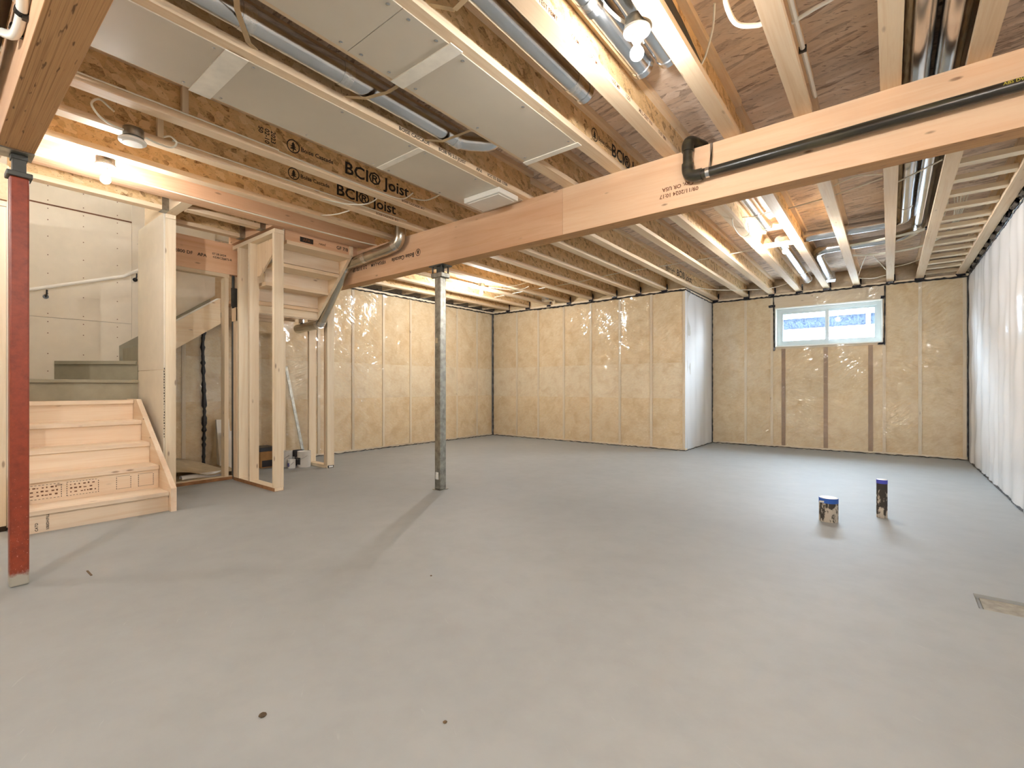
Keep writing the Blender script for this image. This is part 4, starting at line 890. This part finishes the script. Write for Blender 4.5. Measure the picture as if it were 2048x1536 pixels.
for k, (x, y) in enumerate(((-3.19, .97), (-3.60, .96))): tag(BX(x - .02, x + .012, y - .016, y + .016, ZJ + .037, ZT - .04).build('web_stiffener', 'lumber_z'), ('thin pale cleat on the joist under the lower panel row' if k == 0 else 'thin pale cleat on the joist carrying the round ceiling box'), 'cleat')
# pale white pipe with black clips beside the near beam
t = thing('clipped_pipe', (-2.4, .225, 2.25), 'pale pipe bend with black clips at the top left beside the near beam', 'pipe')
MB().tube(smoothpath([(-2.1, .21, 2.33), (-2.25, .222, 2.31), (-2.36, .228, 2.28), (-2.47, .222, 2.27), (-2.55, .20, 2.30)]), .016, 10).build('pipe', 'plastic_white', t, True)
for x in (-2.33, -2.46): MB().tube([(x - .01, .226, 2.285), (x + .008, .227, 2.29)], .0195, 10).box(x - .01, x + .01, .228, .2425, 2.262, 2.28).build('clip', 'black_plastic', t)
# dark grey patch on the web near the top
tag(MB().prism([(-.748, 1.98, 2.60), (-.748, 2.06, 2.60), (-.748, 2.62, 2.575), (-.748, 2.60, 2.62), (-.748, 2.40, 2.66), (-.748, 2.2, 2.69), (-.748, 2.02, 2.70), (-.748, 1.97, 2.66)], (.001, 0, 0)).build('web_patch', 'box_grey'), 'dark grey patch on the joist web right of the near bulb', 'patch')

# ================================================================== THINGS ON THE FLOOR
def stub(x, y, r_, h, label, tapem, th):
    t = thing('floor_stub_pipe', (x, y, 0), label, 'pipe')
    MB().lathe((x, y, 0), [(r_, 0), (r_, h), (r_ - .006, h), (r_ - .006, h - .02)], 28).build('pipe', 'pipe_muddy', t, True)
    MB().lathe((x, y, h - th), [(r_ + .0012, 0), (r_ + .0012, th + .0005), (r_ - .004, th + .0008)], 28).build('tape_band', tapem, t, True)
    MB().lathe((x, y, h + .0004), [(r_ - .001, 0), (r_ - .004, .002)], 28).build('tape_lid', 'can_label', t, True)
    return t
t = stub(-.355, 4.235, .061, .172, 'short wide stub pipe with blue tape and concrete splashes', 'tape_blue', .034)
BX(-.408, -.378, 4.1755, 4.1775, .142, .155).build('sticker', 'can_label', t)
stub(-.045, 4.60, .034, .288, 'tall narrow stub pipe with violet blue tape band', 'tape_blue_violet', .028)
def can(x, y, r_, h, label, band, lab='can_label'):
    t = thing('paint_can', (x, y, 0), label, 'paint can', 'paint cans under the stairs')
    MB().lathe((x, y, 0), [(r_ * .97, 0), (r_, .005), (r_, h - .008), (r_ * 1.02, h - .004), (r_ * 1.02, h), (r_ * .9, h), (r_ * .88, h - .01)], 24).build('body', lab, t, True)
    b = MB(); n = 12
    for q in range(n + 1):
        an = R(-150 + 90 * q / n)
        for z in (h * .18, h * .62): b.v.append((x + math.cos(an) * (r_ + .001), y + math.sin(an) * (r_ + .001), z))
    b.f = [(2 * q, 2 * q + 2, 2 * q + 3, 2 * q + 1) for q in range(n)]; b.build('label_band', band, t, True)
    MB().tube([(x + math.cos(a) * (r_ + .006), y + math.sin(a) * (r_ + .006), h * .75 - .05 * math.sin(a - R(180))) for a in [R(180 + q * 15) for q in range(13)]], .002, 6).build('bail', 'galvanised', t)
    return t
can(-5.72, 3.02, .078, .195, 'large white paint can furthest right under the stairs', 'can_dark')
can(-5.905, 2.885, .074, .195, 'large white paint can half hidden by the stud frame', 'can_dark')
can(-5.745, 2.875, .045, .105, 'small paint can with a violet label in front of the large cans', 'can_blue')
can(-5.92, 3.045, .072, .185, 'dark paint can at the back between the white ones', 'can_label', 'can_dark')
t = thing('cardboard_carton', (-6.05, 2.76, 0), 'brown printed carton with a dark tray on top under the stairs', 'carton')
BX(-6.24, -6.01, 2.62, 2.80, 0, .20).build('carton', 'cardboard_brown', t); BX(-6.25, -6.0, 2.61, 2.81, .201, .25).build('tray', 'can_dark', t); BX(-6.0098, -6.0092, 2.64, 2.78, .01, .09).build('dark_print', 'can_dark', t)
t = thing('cardboard_sheets', (-6.15, 1.95, 0), 'folded cardboard sheets lying on the closet floor', 'cardboard')
MB().grid(lambda s, q: (-5.75 - .62 * s, 1.62 + .68 * q, .03 + .25 * (1 - q) ** 1.2 * min(1, .3 + s) + .02 * math.sin(q * 9 + s * 3)), 10, 8).build('upper_sheet', 'cardboard', t, True)
MB().grid(lambda s, q: (-5.72 - .60 * s, 1.60 + .72 * q, .012 + .07 * max(0, s - .1) + .02 * math.sin(q * 6)), 8, 8).build('lower_sheet', 'cardboard', t, True)
MB().tube([(-5.78, 1.72, .035), (-5.80, 1.98, .035), (-5.83, 2.12, .032)], .034, 14, False).build('rolled_edge', 'can_label', t, True)
BX(-6.3, -5.7, 1.6, 2.3, .0, .006).build('bottom_sheet', 'cardboard_brown', t)
t = thing('white_trim_offcuts', (-6.28, 2.33, 0), 'white trim offcuts standing in the closet corner', 'trim')
MB().hexa([(-6.33, 2.26, 0), (-6.24, 2.26, 0), (-6.24, 2.40, 0), (-6.33, 2.40, 0), (-6.36, 2.25, .60), (-6.33, 2.25, .60), (-6.33, 2.39, .60), (-6.36, 2.39, .60)]).build('board', 'white_paint', t)
MB().hexa([(-6.22, 2.30, 0), (-6.18, 2.30, 0), (-6.18, 2.42, 0), (-6.22, 2.42, 0), (-6.27, 2.29, .46), (-6.24, 2.29, .46), (-6.24, 2.41, .46), (-6.27, 2.41, .46)]).build('board', 'white_paint', t)
tag(MB().hexa([(-6.20, 3.26, 0), (-6.19, 3.26, 0), (-6.19, 3.30, 0), (-6.20, 3.30, 0), (-6.37, 3.09, 1.27), (-6.36, 3.09, 1.27), (-6.36, 3.125, 1.27), (-6.37, 3.125, 1.27)]).build('metal_strip', 'galv_dull'), 'thin metal strip leaning on the poly sheet behind the paint cans', 'strip')
tag(BX(-6.33, -6.295, 2.98, 3.07, 0, 1.74).build('loose_plank', 'lumber_z'), 'pale plank standing upright behind the paint cans', 'plank')
for k, (x, y, s, lb) in enumerate(((-1.489, .656, .012, 'brown crumb on the floor near the bottom of the picture'), (-1.035, .981, .007, 'small dark crumb on the open floor right of the brown one'), (-1.893, 1.694, .006, 'tiny dark crumb in the middle of the floor'))):
    b = MB().lathe((x, y, 0), [(s * .8, 0), (s, s * .3), (s * .5, s * .7)], 7); tag(b.build('debris_crumb', 'debris'), lb, 'debris')
tag(BX(-3.40, -3.30, .575, .583, 0, .004).build('wood_splinter', 'debris'), 'thin dark splinter on the floor right of the red post', 'debris')
